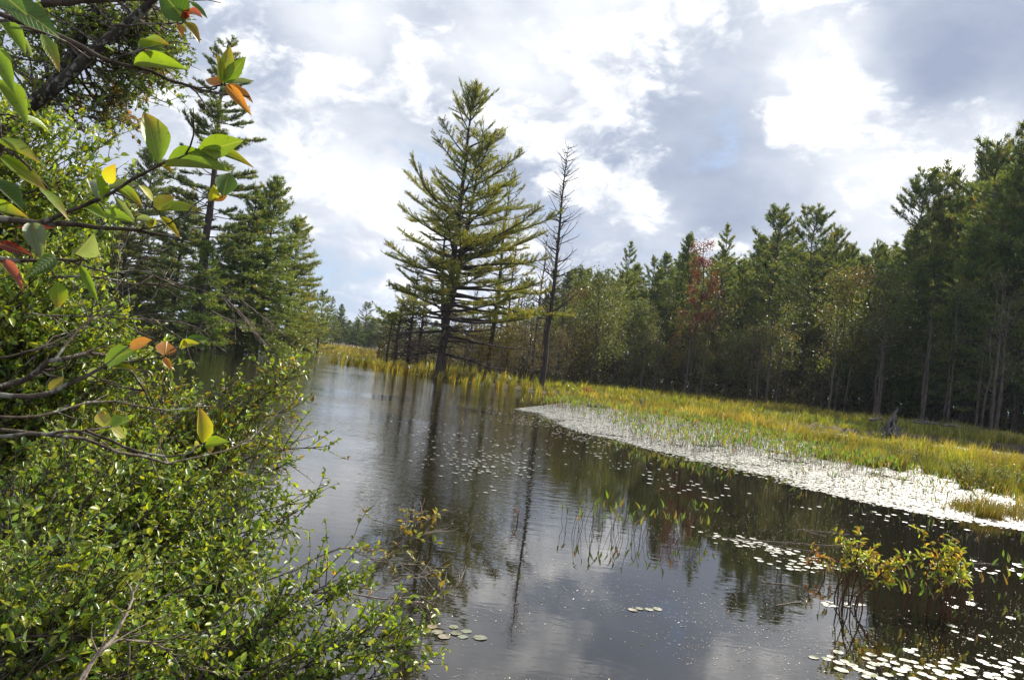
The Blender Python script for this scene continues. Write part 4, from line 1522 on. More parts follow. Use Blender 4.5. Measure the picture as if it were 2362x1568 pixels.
REEDC = np.array([(.13, .23, .03), (.17, .28, .035), (.28, .30, .035), (.08, .15, .03), (.24, .16, .035)])
RV = []
for k in range(8):
    rng = np.random.default_rng(400 + k)
    parts_ = []
    for j in range(int(rng.integers(1, 4))):
        A, B = Geo(), Geo()
        reed_leaf((A, B), np.array([rng.normal(0, .02), rng.normal(0, .02), 0]), rng.uniform(0, 6.28), rng.uniform(.14, .32), rng.uniform(.08, .13), rng, REEDC[rng.integers(0, 5)] * rng.uniform(.8, 1.2), rng.uniform(.05, .30))
        parts_.append((A.mesh('stalk', M['redstem']), B.mesh('leaf', M['reed'])))
    RV.append(parts_)
canr = {}


def reed_plant(k, loc, rz, s_, label, group):
    if k not in canr:
        r = thing('pickerelweed_plant', label, 'water plant', loc, group, rz, s_)
        for st, lf in RV[k]:
            a = part('leaf', lf, r)
            part('stalk', st, a)
        canr[k] = r
        return r
    return dup(canr[k], loc, rz, s_, label, group)


# measured stems of the clump in open water: (u, v of waterline)
spots = [(1306, 1220), (1322, 1232), (1335, 1225), (1364, 1240), (1372, 1238), (1392, 1225), (1407, 1232), (1424, 1228), (1437, 1240), (1450, 1246), (1469, 1238), (1478, 1236), (1495, 1228), (1525, 1250), (1532, 1240),
         (1567, 1240), (1572, 1232), (1612, 1240), (1625, 1238), (1634, 1228), (1600, 1205), (1350, 1215), (1415, 1215), (1462, 1218)]
for i, (u, v) in enumerate(spots):
    reed_plant(i % 8, ground(u, v), i * 1.7, 1.0, 'thin stalked arrow leaved plant in the loose clump standing in open water', 'water plants in the open water clump')
for i, (u, v) in enumerate([(1915, 1365), (1945, 1392), (1990, 1385), (2005, 1402), (2035, 1395), (2060, 1400), (2090, 1410), (2120, 1396), (2140, 1418), (2200, 1402), (2235, 1395), (2262, 1372), (2215, 1350), (2290, 1385), (2330, 1365), (2345, 1420), (2320, 1330), (1965, 1370), (2075, 1425), (2160, 1430), (2185, 1380), (2352, 1340)]):
    reed_plant((i * 3) % 8, ground(u, v), i * 2.3, 1.05, 'broader arrow leaved plant growing round the feet of the two leafy water shrubs', 'water plants round the water shrubs')
reed_plant(2, ground(1793, 1262), .4, .8, 'single bright green arrow leaf standing in the long drift of pads', None) if False else None
# plants rising through the belt: the largest ones singly
rng = np.random.default_rng(61)
n = 2600
x = rng.uniform(0, 16, n); y = np.exp(rng.uniform(math.log(13), math.log(44), n))
do = pdist(x, y, belt_outer)
ok = pip(x, y, BELT) & (do > .5) & (vnoise(x, y, 1.4, 12) + .25 * rng.random(n) > np.interp(sdist(x, y, MARSH), [-5, -1, 0], [.62, .42, .3]))
cand = np.stack([x, y], 1)[ok]
cand = cand[rng.random(len(cand)) < .6]
cand = cand[np.argsort(cand[:, 1])]
for i, (a, b_) in enumerate(cand[:210]):
    reed_plant(int(rng.integers(0, 8)), (a, b_, 0), rng.uniform(0, 6.28), rng.uniform(.8, 1.25), 'arrow leaved plant rising through the white belt of pads', 'water plants in the belt of pads')
g0, g1_ = Geo(), Geo()
n = 17000
x = rng.uniform(-1, 16, n); y = np.exp(rng.uniform(math.log(15), math.log(52), n))
do = pdist(x, y, belt_outer)
ok = pip(x, y, BELT) & (do > .8) & (vnoise(x, y, 1.4, 12) + .25 * rng.random(n) > np.interp(sdist(x, y, MARSH), [-6, -2.5, 0], [.62, .34, .1])) & (y > (cand[209, 1] if len(cand) > 210 else 15) * .8)
for a, b_ in np.stack([x, y], 1)[ok]:
    reed_leaf((g0, g1_), np.array([a, b_, 0.0]), rng.uniform(0, 6.28), rng.uniform(.15, .42), rng.uniform(.09, .15) * (1 + b_ / 80), rng, REEDC[rng.integers(0, 5)] * rng.uniform(.8, 1.3), rng.uniform(.05, .3))
g0.flush(); g1_.flush()
mm = g1_.mesh('water_plant_bed', M['reed'])
bed = single('water_plant_bed', mm, 'bed of small arrow leaved plants further along the belt of pads', 'water plants', kind='stuff')
part('stalks', g0.mesh('stalks', M['redstem']), bed)
bed.children[0]['kind'] = 'stuff'


# ------------------------------------------------------------------ leafy shrubs standing in the near water
def water_shrub(label, base_uv, tips, seed, leafL=.065, cols=((.24, .26, .04), (.16, .22, .04), (.30, .20, .04))):
    rng = np.random.default_rng(seed)
    b0 = ground(*base_uv)
    D0 = b0[1]
    r = thing('water_shrub', label, 'shrub', b0)
    B, C = Geo(), Geo()
    for (u, v, dd) in tips:
        tip = at(u, v, D0 + dd) - b0
        t_ = np.linspace(0, 1, 7)[:, None]
        st = rng.normal(0, .13, 3) * np.array([1, 1, 0])
        pts = st * (1 - t_) + tip * t_ + np.array([0, 0, 1]) * np.sin(t_ * math.pi) * .05 + rng.normal(0, .008, (7, 3))
        pts[0, 2] = -.15
        B.tube(pts, np.linspace(.007, .0025, 7), 5)
        for j in range(4):
            q, tg = lerp_pts(pts, np.array([rng.uniform(.5, .95)]))
            e = q[0] + unit(tg[0] + rng.normal(0, .7, 3)) * rng.uniform(.06, .14)
            B.tube(np.array([q[0], (q[0] + e) / 2, e]), [.003, .0025, .0018], 4)
            sprig(C, np.array([q[0], e]), rng, 6, leafL, cols, .38)
        sprig(C, pts[4:], rng, 9, leafL, cols, .38)
    part('stems', B.mesh('stems', M['redstem']), r)
    part('foliage', C.mesh('foliage', M['shrub']), r)
    return r


def sprig(C, pts, rng, n, L, cols, wr=.5, tpl=None):
    s = rng.uniform(.15, 1, n)
    q, tg = lerp_pts(np.asarray(pts), s)
    dr = unit(tg * .5 + rng.normal(0, .65, (n, 3)) + np.array([0, 0, .15]))
    nr = unit(rng.normal(0, .45, (n, 3)) + np.array([0.1, -.15, 1]))
    cc = np.array(cols)
    tint = cc[rng.integers(0, len(cc), n)] * rng.uniform(.65, 1.3) * rng.uniform(.8, 1.2, (n, 1))
    Ls = L * rng.choice([.5, .75, .9, 1.05, 1.25], n) * rng.uniform(.85, 1.1, n)
    wr = wr * rng.uniform(.75, 1.2, n)
    add_leaves(C, q, dr, nr, Ls, Ls * wr, tint, tpl or LT_SMALL)


YG = ((.42, .42, .05), (.28, .36, .05), (.5, .32, .05), (.24, .32, .06))
water_shrub('yellow leaved shrub standing in the water, broad spreading left one of two', (1965, 1400), [(1935, 1235, .1), (1960, 1250, 0), (1990, 1230, .1), (2020, 1260, -.1), (2035, 1275, .1), (1950, 1290, -.1), (2065, 1290, 0), (2085, 1300, .1), (2055, 1325, -.1), (2010, 1290, 0), (2095, 1275, 0), (1985, 1265, .1), (2045, 1305, .1)], 71, cols=YG)
water_shrub('denser yellow green shrub in the water, right one of two with one arching leafy shoot', (2175, 1420), [(2125, 1222, 0), (2190, 1235, .1), (2215, 1260, 0), (2170, 1270, -.1), (2230, 1300, .1), (2200, 1310, -.1), (2150, 1260, .1), (2210, 1330, 0), (2180, 1290, .1), (2165, 1310, 0), (2195, 1270, .1), (2220, 1320, -.1), (2205, 1290, 0)], 72, cols=YG)
water_shrub('tiny reddish shoot in the water left of the two leafy water shrubs', (1905, 1330), [(1880, 1270, 0), (1915, 1290, 0), (1895, 1285, .05)], 73, leafL=.05, cols=((.3, .12, .04), (.24, .24, .04)))
water_shrub('tiny red leaved seedling standing alone in the water before the reflection of the bare tree', (1188, 1205), [(1188, 1176, 0)], 74, leafL=.022, cols=((.22, .07, .04),))

# ------------------------------------------------------------------ the near left bank: small-leaved shrubs
SH_COLS = ((.16, .26, .032), (.23, .34, .036), (.30, .39, .04), (.09, .17, .028), (.31, .34, .035))


def leafy_shrub(label, roots, blobs, seed, nbranch, leafL=.038, cols=SH_COLS, tips=(), bark='twig', name='shrub', wr=.55, twig_n=15, leaf_n=12, tpl=None, twl=(.12, .30), leafm='shrub'):
    """branches grow from the root point to targets spread through the shrub's body; twigs and leaves along their outer half"""
    rng = np.random.default_rng(seed)
    root = np.array(roots, float)
    r = thing(name, label, 'shrub', root)
    B, C = Geo(), Geo()
    wts = np.array([b_[5] for b_ in blobs], float)
    wts /= wts.sum()
    targets = []
    for i in range(nbranch):
        u, v, D, ru, rv, _ = blobs[rng.choice(len(blobs), p=wts)]
        q = unit(rng.normal(0, 1, 3)) * rng.random() ** .33
        targets.append(at(u + q[0] * ru, v + q[1] * rv, D + q[2] * ru / FPX * D * .9))
    targets = [t_ for t_ in targets if t_[2] > .04] + [at(*t_) for t_ in tips]
    for t_i in targets:
        tip = t_i - root
        L = np.linalg.norm(tip)
        s = np.linspace(0, 1, 8)[:, None]
        sag = np.array([0, 0, 1]) * L * rng.uniform(.05, .22)
        pts = rng.normal(0, .10, 3) * (1 - s) + tip * s + sag * np.sin(s * math.pi) + np.cumsum(rng.normal(0, .012 * L, (8, 3)), 0) * (1 - s) * .6
        rb = .0035 + .0035 * L * rng.uniform(.5, 1.3)
        B.tube(pts, np.linspace(rb, .0018, 8), 5)
        for j in range(twig_n):
            sj = rng.uniform(.45, 1)
            q, tg = lerp_pts(pts, np.array([sj]))
            l2 = rng.uniform(*twl)
            d2 = unit(tg[0] * .7 + rng.normal(0, .6, 3) + np.array([.1, 0, .25]))
            tw_ = curve(q[0], d2, l2, rng, 5, .3, .12)
            B.tube(tw_, np.linspace(.0028, .0012, 5), 3)
            sprig(C, tw_, rng, leaf_n, leafL, cols, wr, tpl)
    part('stems', B.mesh('stems', M[bark]), r)
    part('foliage', C.mesh('foliage', M[leafm]), r)
    return r


leafy_shrub('small leaved shrub in the upper left behind the broad leaves', (-4.2, 5.0, .3), [(110, 430, 4.6, 190, 150, 1), (190, 560, 4.6, 110, 120, .6), (60, 620, 4.3, 140, 130, .6), (230, 330, 4.6, 70, 60, .2), (30, 350, 4.6, 120, 120, .5)], 501, 120, .044, twig_n=13)
leafy_shrub('small leaved shrub at mid height along the left edge', (-2.8, 3.4, .3), [(90, 740, 3.7, 180, 170, 1), (230, 830, 3.9, 130, 110, .6)], 502, 96, .036)
leafy_shrub('yellow tipped shrub whose top shoots reach furthest over the far water', (-2.0, 3.6, .2), [(330, 960, 4.0, 180, 100, 1), (470, 1050, 4.1, 140, 90, .8)], 503, 52, .034,
            cols=SH_COLS[:3] + ((.22, .24, .03), (.26, .20, .03)), tips=[(690, 850, 4.2), (680, 870, 4.2), (655, 905, 4.2), (660, 950, 4.1), (640, 985, 4.1), (735, 1030, 4.0), (675, 845, 4.2), (665, 865, 4.25), (650, 1000, 4.1), (680, 1060, 4.1), (620, 1080, 4.0)])
leafy_shrub('dense green shrub in the middle of the left bank', (-1.9, 3.0, .15), [(220, 1150, 3.3, 250, 150, 1), (380, 1180, 3.5, 140, 120, .7)], 504, 84, .032,
            tips=[(715, 1165, 3.6), (690, 1190, 3.6), (680, 1160, 3.6), (640, 1120, 3.6), (600, 1100, 3.6), (660, 1210, 3.6), (650, 1240, 3.5)])
leafy_shrub('low green shrub hanging over the near water with its tips toward the open pond', (-1.2, 2.6, .1), [(390, 1380, 3.2, 200, 105, 1), (600, 1500, 3.1, 120, 70, .35), (520, 1290, 3.3, 100, 60, .3)], 505, 62, .031,
            tips=[(800, 1325, 3.3), (815, 1350, 3.3), (770, 1390, 3.3), (965, 1480, 3.1), (930, 1450, 3.1), (880, 1500, 3.0), (900, 1550, 3.0), (850, 1440, 3.1), (940, 1490, 3.1), (920, 1470, 3.1), (790, 1340, 3.3), (760, 1350, 3.3), (820, 1480, 3.1), (860, 1530, 3.0)])
leafy_shrub('nearest green shrub filling the bottom left corner', (-1.7, 1.9, .2), [(180, 1380, 2.6, 260, 150, 1), (130, 1500, 2.4, 240, 90, .5), (340, 1510, 2.6, 200, 90, .6)], 506, 84, .030)
leafy_shrub('shadowed inner shrub behind the front ones on the left bank', (-2.6, 4.2, .2), [(200, 1000, 4.8, 300, 200, 1), (350, 1250, 4.4, 300, 180, 1)], 507, 70, .04, cols=SH_COLS[:2] + (SH_COLS[3],))

# bare knotted branches crossing the shrubs
rng = np.random.default_rng(19)


def branch_thing(label, lines, twigs=10, bark='twig', seed=1, name='bare_branch', twl=(.05, .2), leaves=None, thin=.65):
    rng = np.random.default_rng(seed)
    root = at(*lines[0][0][0])
    r = thing(name, label, 'branch', root)
    B, C = Geo(), Geo()
    for pts_uvd, w0, w1 in lines:
        P0 = np.array([at(*q) for q in pts_uvd]) - root
        s = np.linspace(0, 1, 12)
        # smooth through the measured points
        f = s * (len(P0) - 1)
        i = np.clip(f.astype(int), 0, len(P0) - 2)
        tt = (f - i)[:, None]
        m0 = np.array([(P0[min(a + 1, len(P0) - 1)] - P0[max(a - 1, 0)]) * .5 for a in range(len(P0))])
        pts = (2 * tt ** 3 - 3 * tt ** 2 + 1) * P0[i] + (tt ** 3 - 2 * tt ** 2 + tt) * m0[i] + (-2 * tt ** 3 + 3 * tt ** 2) * P0[i + 1] + (tt ** 3 - tt ** 2) * m0[i + 1]
        pts = pts + rng.normal(0, .0025, pts.shape) * np.linalg.norm(P0[-1] - P0[0]) * 2
        B.tube(pts, thin * np.linspace(w0, w1, 12) * rng.uniform(.9, 1.15, 12), 7)
        for j in range(twigs):
            q, tg = lerp_pts(pts, rng.uniform(.2, 1, 1))
            tw_ = curve(q[0], unit(tg[0] + rng.normal(0, .55, 3)), rng.uniform(*twl), rng, 5, .2, .18)
            B.tube(tw_, np.linspace(max(w1, .0016) * 1.1, .001, 5), 4)
            if leaves and rng.random() < leaves[0]:
                sprig(C, tw_, rng, leaves[1], leaves[2], leaves[3], .5)
    part('stem', B.mesh('stem', M[bark]), r)
    if C.n:
        part('foliage', C.mesh('foliage', M['shrub']), r)
    return r


branch_thing('pale weathered branch arching out over the water with a few yellow leaves', [([(560, 1350, 3.6), (690, 1308, 3.7), (800, 1260, 3.8), (870, 1268, 3.9), (960, 1240, 4.0), (1030, 1218, 4.1)], .009, .002),
              ([(800, 1260, 3.8), (860, 1290, 3.8), (950, 1300, 3.9), (1040, 1310, 4.0)], .005, .0015), ([(870, 1268, 3.9), (930, 1225, 4.0), (975, 1190, 4.1)], .003, .001)], 14, 'twig_pale', 601, 'overhanging_branch', (.08, .26), (.6, 9, .036, ((.24, .24, .04), (.30, .22, .04), (.14, .19, .04))))
branch_thing('second pale branch, lower and level, fanning into fine bare twigs over the water', [([(640, 1368, 3.5), (780, 1370, 3.5), (900, 1376, 3.6), (1010, 1372, 3.7), (1060, 1340, 3.8)], .008, .0018),
              ([(850, 1374, 3.6), (930, 1330, 3.7), (1040, 1318, 3.8)], .004, .001), ([(900, 1376, 3.6), (980, 1390, 3.6), (1045, 1385, 3.6)], .004, .001)], 10, 'twig_pale', 602, 'overhanging_branch', (.08, .3))
branch_thing('long dark branch running from the left edge through the shrubs toward the upper water', [([(-60, 985, 2.4), (120, 1000, 2.5), (300, 1050, 2.7), (420, 1065, 2.9), (560, 1020, 3.2), (640, 950, 3.5)], .011, .003), ([(-60, 960, 2.4), (80, 960, 2.5), (230, 925, 2.7), (400, 945, 2.9), (480, 930, 3.0)], .009, .002)], 12, 'twig', 603)
branch_thing('gnarled branch with lichen in the middle left, bending up to bare twig ends', [([(-60, 900, 2.2), (60, 870, 2.3), (130, 830, 2.3), (230, 815, 2.4), (300, 850, 2.6), (350, 935, 2.8)], .014, .004), ([(130, 830, 2.3), (200, 740, 2.4), (300, 735, 2.5), (430, 745, 2.7), (485, 775, 2.8)], .006, .0018),
              ([(-40, 830, 2.2), (100, 800, 2.3), (260, 690, 2.5), (270, 560, 2.6)], .006, .002)], 12, 'twig', 604)
branch_thing('bare grey branch curving up from the bottom edge at the lower left', [([(150, 1640, 2.0), (200, 1540, 2.1), (270, 1460, 2.2), (300, 1390, 2.3), (295, 1340, 2.4), (240, 1310, 2.5)], .010, .003), ([(160, 1620, 2.0), (260, 1480, 2.2), (400, 1500, 2.3)], .006, .002)], 8, 'twig_pale', 605)
branch_thing('thin dark bare branches level across the gap below the broad leaves', [([(120, 640, 2.0), (230, 640, 2.0), (320, 655, 2.1), (430, 660, 2.2), (520, 690, 2.3)], .005, .0014), ([(200, 650, 2.0), (330, 600, 2.1), (340, 540, 2.1)], .003, .001), ([(60, 725, 2.0), (200, 728, 2.1), (420, 722, 2.2)], .004, .0014), ([(320, 610, 2.1), (370, 645, 2.1), (395, 640, 2.2)], .0025, .001)], 9, 'twig', 606)

# ------------------------------------------------------------------ leaning broadleaf tree, upper left
lt_root = np.array([-9.3, 9.0, .5])
r = thing('leaning_tree', 'leaning lichened tree with small leaves filling the upper left corner', 'tree', lt_root)
T, B, C = Geo(), Geo(), Geo()
rng = np.random.default_rng(91)


def thru(lst, n=12):
    P0 = np.array(lst)
    f = np.linspace(0, len(P0) - 1.0001, n)
    i = f.astype(int)
    tt = (f - i)[:, None]
    m0 = np.array([(P0[min(a + 1, len(P0) - 1)] - P0[max(a - 1, 0)]) * .5 for a in range(len(P0))])
    return (2 * tt ** 3 - 3 * tt ** 2 + 1) * P0[i] + (tt ** 3 - 2 * tt ** 2 + tt) * m0[i] + (-2 * tt ** 3 + 3 * tt ** 2) * P0[i + 1] + (tt ** 3 - tt ** 2) * m0[i + 1]


t1 = thru([lt_root, at(-150, 480, 9), at(40, 270, 9), at(130, 200, 9), at(215, 120, 9), at(300, 50, 9), at(380, -30, 9), at(460, -160, 9)], 16)
t2 = thru([at(110, 215, 9), at(160, 140, 9.2), at(205, 60, 9.4), at(240, -10, 9.5), at(280, -160, 9.5)], 10)
T.tube(t1 - lt_root, np.linspace(.105, .035, 16), 10)
T.tube(t2 - lt_root, np.linspace(.08, .03, 10), 8)
branches = []
for blob in [(250, 90, 8.6, 170, 110, 30), (110, 120, 8.6, 130, 120, 20), (370, 110, 8.8, 60, 120, 20), (300, 210, 8.8, 110, 80, 18), (160, 250, 8.6, 130, 60, 14), (390, 40, 8.6, 40, 60, 8), (360, 190, 8.8, 50, 60, 10), (230, 20, 9, 150, 80, 14), (150, -80, 9, 300, 80, 14), (0, 60, 8.8, 120, 140, 12), (265, 300, 8.8, 60, 50, 7), (390, 235, 8.8, 20, 20, 2)]:
    u, v, D, ru, rv, nn_ = blob
    for i in range(int(nn_ * .8)):
        q = unit(rng.normal(0, 1, 3)) * rng.random() ** .33
        tg = at(u + q[0] * ru, v + q[1] * rv, D + 1.1 + q[2] * .8)
        src = (t1 if rng.random() < .6 else t2)
        dd = np.linalg.norm(src - tg, axis=1)
        s0 = src[np.argsort(dd)[rng.integers(0, 3)]]
        mid = (s0 + tg) / 2 + rng.normal(0, .12, 3)
        pts = thru([s0, mid, tg], 6)
        T_ = B
        T_.tube(pts - lt_root, np.linspace(.016, .005, 6), 5)
        orange = (v > 190 and u < 320 and rng.random() < .35)
        cols = ((.30, .16, .03), (.22, .17, .04)) if orange else ((.13, .21, .035), (.17, .25, .04), (.10, .17, .035), (.24, .27, .05))
        for j in range(7):
            q_, tg_ = lerp_pts(pts, np.array([rng.uniform(.4, 1)]))
            tw_ = curve(q_[0], unit(tg_[0] + rng.normal(0, .7, 3)), rng.uniform(.2, .5), rng, 4, -.1, .15)
            B.tube(tw_ - lt_root, np.linspace(.006, .002, 4), 3)
            sprig(C, tw_ - lt_root, rng, 15, .068, cols, .6, LT_MINI)
part('trunk', T.mesh('trunk', M['bark_lichen']), r)
part('branches', B.mesh('branches', M['twig']), r)
part('crown', C.mesh('crown', M['leaf'], False), r)

# ------------------------------------------------------------------ near branch with broad leaves
GR, GB, GD, YE, OR, RD, PL, OL = (.18, .30, .025), (.24, .37, .03), (.07, .15, .025), (.45, .44, .035), (.50, .20, .04), (.42, .04, .03), (.20, .26, .15), (.26, .22, .03)


def big_branch(label, lines, leaves, seed, twigs=3):
    rng = np.random.default_rng(seed)
    root = at(*lines[0][0][0])
    r = thing('leafy_branch', label, 'branch', root)
    B = Geo()
    allp = []
    for pts_uvd, w0, w1 in lines:
        pts = thru([at(*q) for q in pts_uvd], 14)
        pts = pts + rng.normal(0, .0012, pts.shape)
        allp.append(pts)
        B.tube(pts - root, np.linspace(w0, w1, 14) * rng.uniform(.9, 1.2, 14), 8)
    AP = np.concatenate(allp)
    for (ub, vb, ut, vt, D, wpx, col) in leaves:
        b0, tp = at(ub, vb, D), at(ut, vt, D + rng.uniform(-.04, .04))
        # petiole from the nearest point of the wood
        near = AP[np.argmin(np.linalg.norm(AP - b0, axis=1))]
        b0 = b0 + (near - b0) * np.array([0, .8, 0])
        tp = tp + (near - b0) * np.array([0, .0, 0])
        if np.linalg.norm(near - b0) < .09:
            B.tube(np.array([near, (near + b0) / 2 + np.array([0, 0, .002]), b0]) - root, [.0016, .0014, .0012], 5)
        d = tp - b0
        L = np.linalg.norm(d)
        view = unit(np.array([0, 0, CAM_H]) - b0)
        nr = unit(view * .8 + np.array([0, 0, .55]) + rng.normal(0, .22, 3))
        x_ = unit(np.cross(unit(d), nr))
        # width measured across the line of sight
        C = Geo()
        Wm = wpx / FPX * D * 1.1
        jag = 1.0
        tint = np.array(col) * rng.uniform(.85, 1.15)
        V, F, UV = leaf_template(10, rng.uniform(.08, .55), rng.uniform(-.08, .32), rng.uniform(.75, .95))
        V = V.copy()
        V[:, 0] += .10 * rng.normal() * V[:, 1] ** 2 * .6
        V[1:-1, 0] *= 1 + .03 * rng.normal(0, 1, len(V) - 2)
        V[:, 2] += .03 * np.sin(V[:, 1] * 9 + rng.uniform(0, 6)) * V[:, 0]
        T_ = np.tile(tint, (len(V), 1))
        # reddening from the tip is the leaf's own colour
        if rng.random() < .45 and col in (GR, YE, OL, GB):
            T_ = T_ * (1 - UV[:, 1:2] ** 3 * .8) + np.array(OR) * UV[:, 1:2] ** 3 * .8
        y_ = unit(d)
        z_ = np.cross(x_, y_)
        VV = b0 - root + x_ * V[:, 0:1] * Wm + y_ * V[:, 1:2] * L + z_ * V[:, 2:3] * L
        C.add(VV, F, T_, UV)
        part('leaf', C.mesh('leaf', M['bigleaf']), r)
    for j in range(twigs):
        q, tg = lerp_pts(allp[j % len(allp)], rng.uniform(.3, .9, 1))
        tw_ = curve(q[0], unit(tg[0] + rng.normal(0, .5, 3)), rng.uniform(.04, .14), rng, 5, .1, .2)
        B.tube(tw_ - root, np.linspace(.0018, .0009, 5), 4)
    part('stem', B.mesh('stem', M['twig']), r)
    return r


big_branch('near branch with big sunlit green leaves pointing right across the sky gap',
           [([(-80, 495, 1.45), (60, 512, 1.45), (200, 522, 1.45), (310, 530, 1.45), (415, 548, 1.45)], .0060, .002), ([(90, 515, 1.45), (230, 458, 1.4), (350, 390, 1.35), (455, 345, 1.32)], .0045, .0012),
            ([(310, 532, 1.45), (400, 510, 1.42), (480, 470, 1.4)], .002, .001), ([(250, 440, 1.4), (330, 470, 1.4), (370, 490, 1.4)], .0014, .0008)],
           [(366, 378, 337, 245, 1.35, 56, GR), (387, 388, 528, 384, 1.35, 44, GR), (452, 356, 563, 325, 1.33, 50, GB), (470, 352, 588, 372, 1.34, 20, GR), (248, 423, 263, 381, 1.4, 32, YE), (352, 463, 325, 427, 1.4, 24, YE),
            (358, 485, 402, 452, 1.4, 36, YE), (368, 489, 472, 477, 1.4, 30, GB), (263, 441, 331, 468, 1.4, 22, GR), (242, 440, 323, 426, 1.4, 18, PL), (514, 455, 526, 394, 1.4, 44, GD), (489, 465, 492, 426, 1.4, 24, YE), (493, 464, 524, 452, 1.4, 14, OR),
            (366, 498, 417, 549, 1.42, 18, YE), (338, 527, 357, 504, 1.42, 20, YE), (272, 456, 317, 530, 1.42, 16, PL), (251, 492, 308, 512, 1.42, 24, GR), (225, 470, 205, 395, 1.4, 28, PL), (240, 470, 228, 400, 1.4, 26, GR),
            (300, 500, 366, 520, 1.42, 16, PL), (190, 470, 250, 500, 1.42, 24, GR), (364, 380, 352, 345, 1.37, 20, GD), (372, 384, 400, 402, 1.36, 10, OL)], 701)
big_branch('near branch across the top left ending in a rosette of green and orange leaves',
           [([(-60, 10, 1.3), (130, 80, 1.35), (250, 140, 1.35), (330, 158, 1.38), (420, 195, 1.4), (500, 216, 1.4), (575, 222, 1.4)], .0045, .0016), ([(250, 140, 1.35), (310, 120, 1.35), (325, 108, 1.35)], .0018, .001), ([(480, 214, 1.4), (514, 194, 1.4)], .0016, .0012)],
           [(514, 194, 530, 103, 1.4, 32, GB), (512, 194, 499, 116, 1.4, 12, OR), (516, 194, 567, 130, 1.4, 30, GR), (512, 196, 473, 178, 1.4, 34, OR), (520, 192, 588, 190, 1.4, 16, PL), (520, 196, 592, 237, 1.4, 22, OR), (520, 198, 574, 258, 1.4, 24, OR),
            (322, 110, 392, 98, 1.35, 28, GR), (309, 155, 437, 162, 1.38, 34, GB), (320, 115, 385, 118, 1.36, 20, GD), (515, 194, 510, 130, 1.41, 20, YE)], 702)
big_branch('very near branch at the left edge with the largest leaves, some crimson',
           [([(-90, 60, 1.0), (-20, 180, 1.0), (5, 330, 1.05), (40, 360, 1.05), (110, 430, 1.1)], .004, .0015), ([(-80, 20, 1.0), (20, 55, 1.0), (90, 75, 1.02)], .003, .0015), ([(-80, 560, 1.2), (20, 600, 1.2), (150, 600, 1.25), (200, 600, 1.25)], .004, .0016)],
           [(5, -5, 142, 78, 1.0, 66, GD), (3, 56, 60, 130, 1.0, 34, GR), (95, 78, 140, 150, 1.02, 28, GR), (-25, 120, 30, 200, 1.0, 44, GR), (-5, 190, 60, 292, 1.02, 44, GB), (52, 276, 136, 294, 1.04, 32, GB), (-15, 325, 92, 372, 1.05, 52, GB), (-5, 356, 112, 440, 1.06, 34, GR),
            (85, 432, 166, 486, 1.08, 26, GR), (60, 510, 92, 604, 1.2, 42, PL), (140, 578, 218, 545, 1.2, 52, PL), (33, 525, 128, 524, 1.2, 16, RD), (-4, 562, 60, 580, 1.2, 22, (.22, .02, .02)), (0, 600, 56, 662, 1.2, 22, (.38, .10, .10)), (112, 645, 134, 712, 1.2, 36, GR),
            (165, 606, 228, 700, 1.22, 18, GR), (-30, -40, 60, 30, 1.0, 60, GD), (62, 92, 78, 134, 1.05, 12, PL), (-20, 420, 55, 470, 1.06, 46, GD), (120, 590, 60, 640, 1.22, 30, GD), (-20, 480, 60, 500, 1.1, 30, GR)], 703)
big_branch('short near twig at the top edge with one dark leaf and a few red ones',
           [([(260, 60, 1.5), (340, 58, 1.5), (405, 55, 1.5), (428, 50, 1.5)], .0026, .0012), ([(100, 10, 1.6), (250, -2, 1.6), (450, -10, 1.6)], .008, .006)],
           [(428, 50, 368, -25, 1.5, 60, GD), (424, 32, 464, 28, 1.5, 26, (.5, .10, .05)), (444, 12, 482, 38, 1.52, 14, GD), (424, 52, 466, 90, 1.5, 26, OL), (412, 52, 420, 92, 1.5, 14, OR), (422, 46, 430, 20, 1.5, 18, RD)], 704)
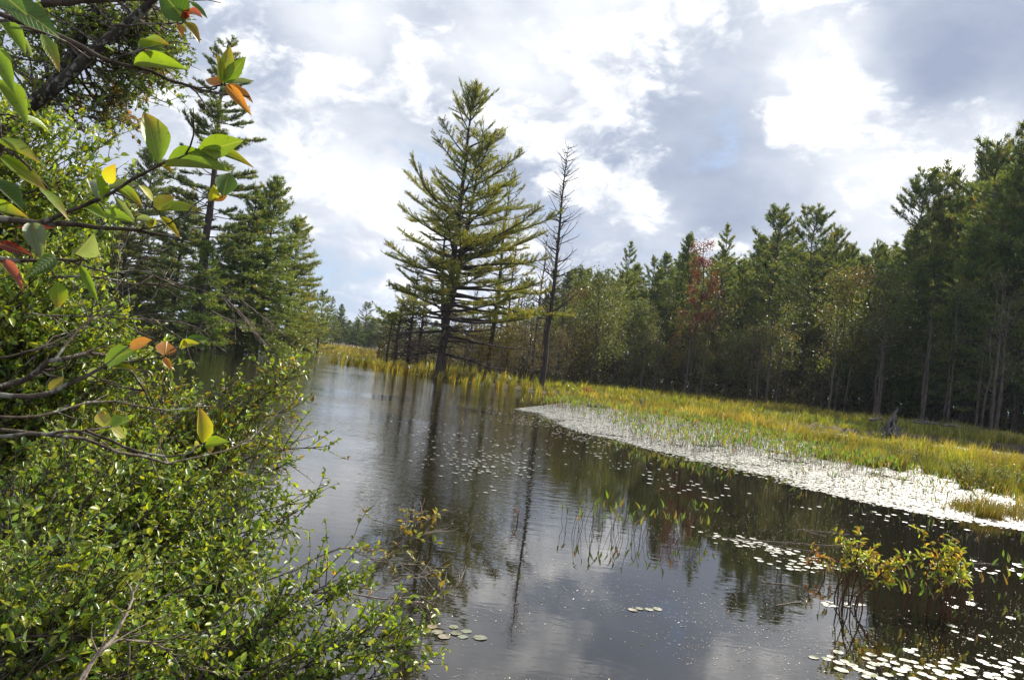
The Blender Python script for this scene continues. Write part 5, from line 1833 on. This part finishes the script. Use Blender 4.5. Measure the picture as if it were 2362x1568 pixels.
big_branch('near twig at mid left with orange autumn leaves over the shrubs',
           [([(-60, 905, 1.6), (80, 915, 1.6), (170, 880, 1.65), (240, 842, 1.7), (300, 800, 1.7)], .0060, .002), ([(240, 842, 1.7), (330, 830, 1.7), (378, 822, 1.7), (415, 806, 1.7)], .002, .001)],
           [(241, 840, 299, 796, 1.7, 48, GR), (296, 800, 350, 786, 1.7, 30, OR), (378, 822, 386, 783, 1.7, 42, OR), (413, 806, 458, 788, 1.7, 24, YE), (425, 792, 484, 776, 1.7, 20, GD), (375, 826, 396, 852, 1.7, 16, OR), (135, 907, 140, 866, 1.65, 30, OL), (245, 845, 310, 850, 1.7, 30, GR), (230, 850, 200, 875, 1.7, 24, PL)], 705)
big_branch('near twig lower left with two little sprays of yellow leaves',
           [([(-60, 1010, 1.6), (80, 1000, 1.6), (200, 992, 1.65), (255, 985, 1.7)], .0042, .0015), ([(200, 992, 1.65), (330, 1045, 1.7), (420, 1050, 1.75), (468, 1024, 1.75)], .003, .0012)],
           [(248, 988, 225, 952, 1.7, 32, YE), (255, 984, 300, 962, 1.7, 32, GR), (255, 986, 290, 1008, 1.7, 28, YE), (468, 1022, 463, 944, 1.75, 34, YE), (474, 1024, 516, 1014, 1.75, 26, GB), (460, 1026, 436, 1032, 1.75, 20, YE), (478, 1030, 492, 1044, 1.75, 14, OL)], 706)

# ------------------------------------------------------------------ the air: far trees fade to blue
g = Geo()
x0, x1, y0, y1, z0, z1 = -4100, 4100, -260, 6100, -3, 70
g.add([(x0, y0, z0), (x1, y0, z0), (x1, y1, z0), (x0, y1, z0), (x0, y0, z1), (x1, y0, z1), (x1, y1, z1), (x0, y1, z1)], np.array([(0, 3, 2, 1), (4, 5, 6, 7), (0, 1, 5, 4), (1, 2, 6, 5), (2, 3, 7, 6), (3, 0, 4, 7)]))
m, N = new_mat('haze')
pv = N.n('ShaderNodeVolumePrincipled')
pv.inputs['Color'].default_value = (.72, .82, 1.0, 1)
pv.inputs['Density'].default_value = .00016
pv.inputs['Anisotropy'].default_value = .2
o = N.n('ShaderNodeOutputMaterial')
m.node_tree.links.new(pv.outputs[0], o.inputs['Volume'])
single('haze', g.mesh('haze', m, False), kind='stuff')

print('objects', len(bpy.data.objects), 'pads', npad, 'forest', cnt, 'cand', len(cand))
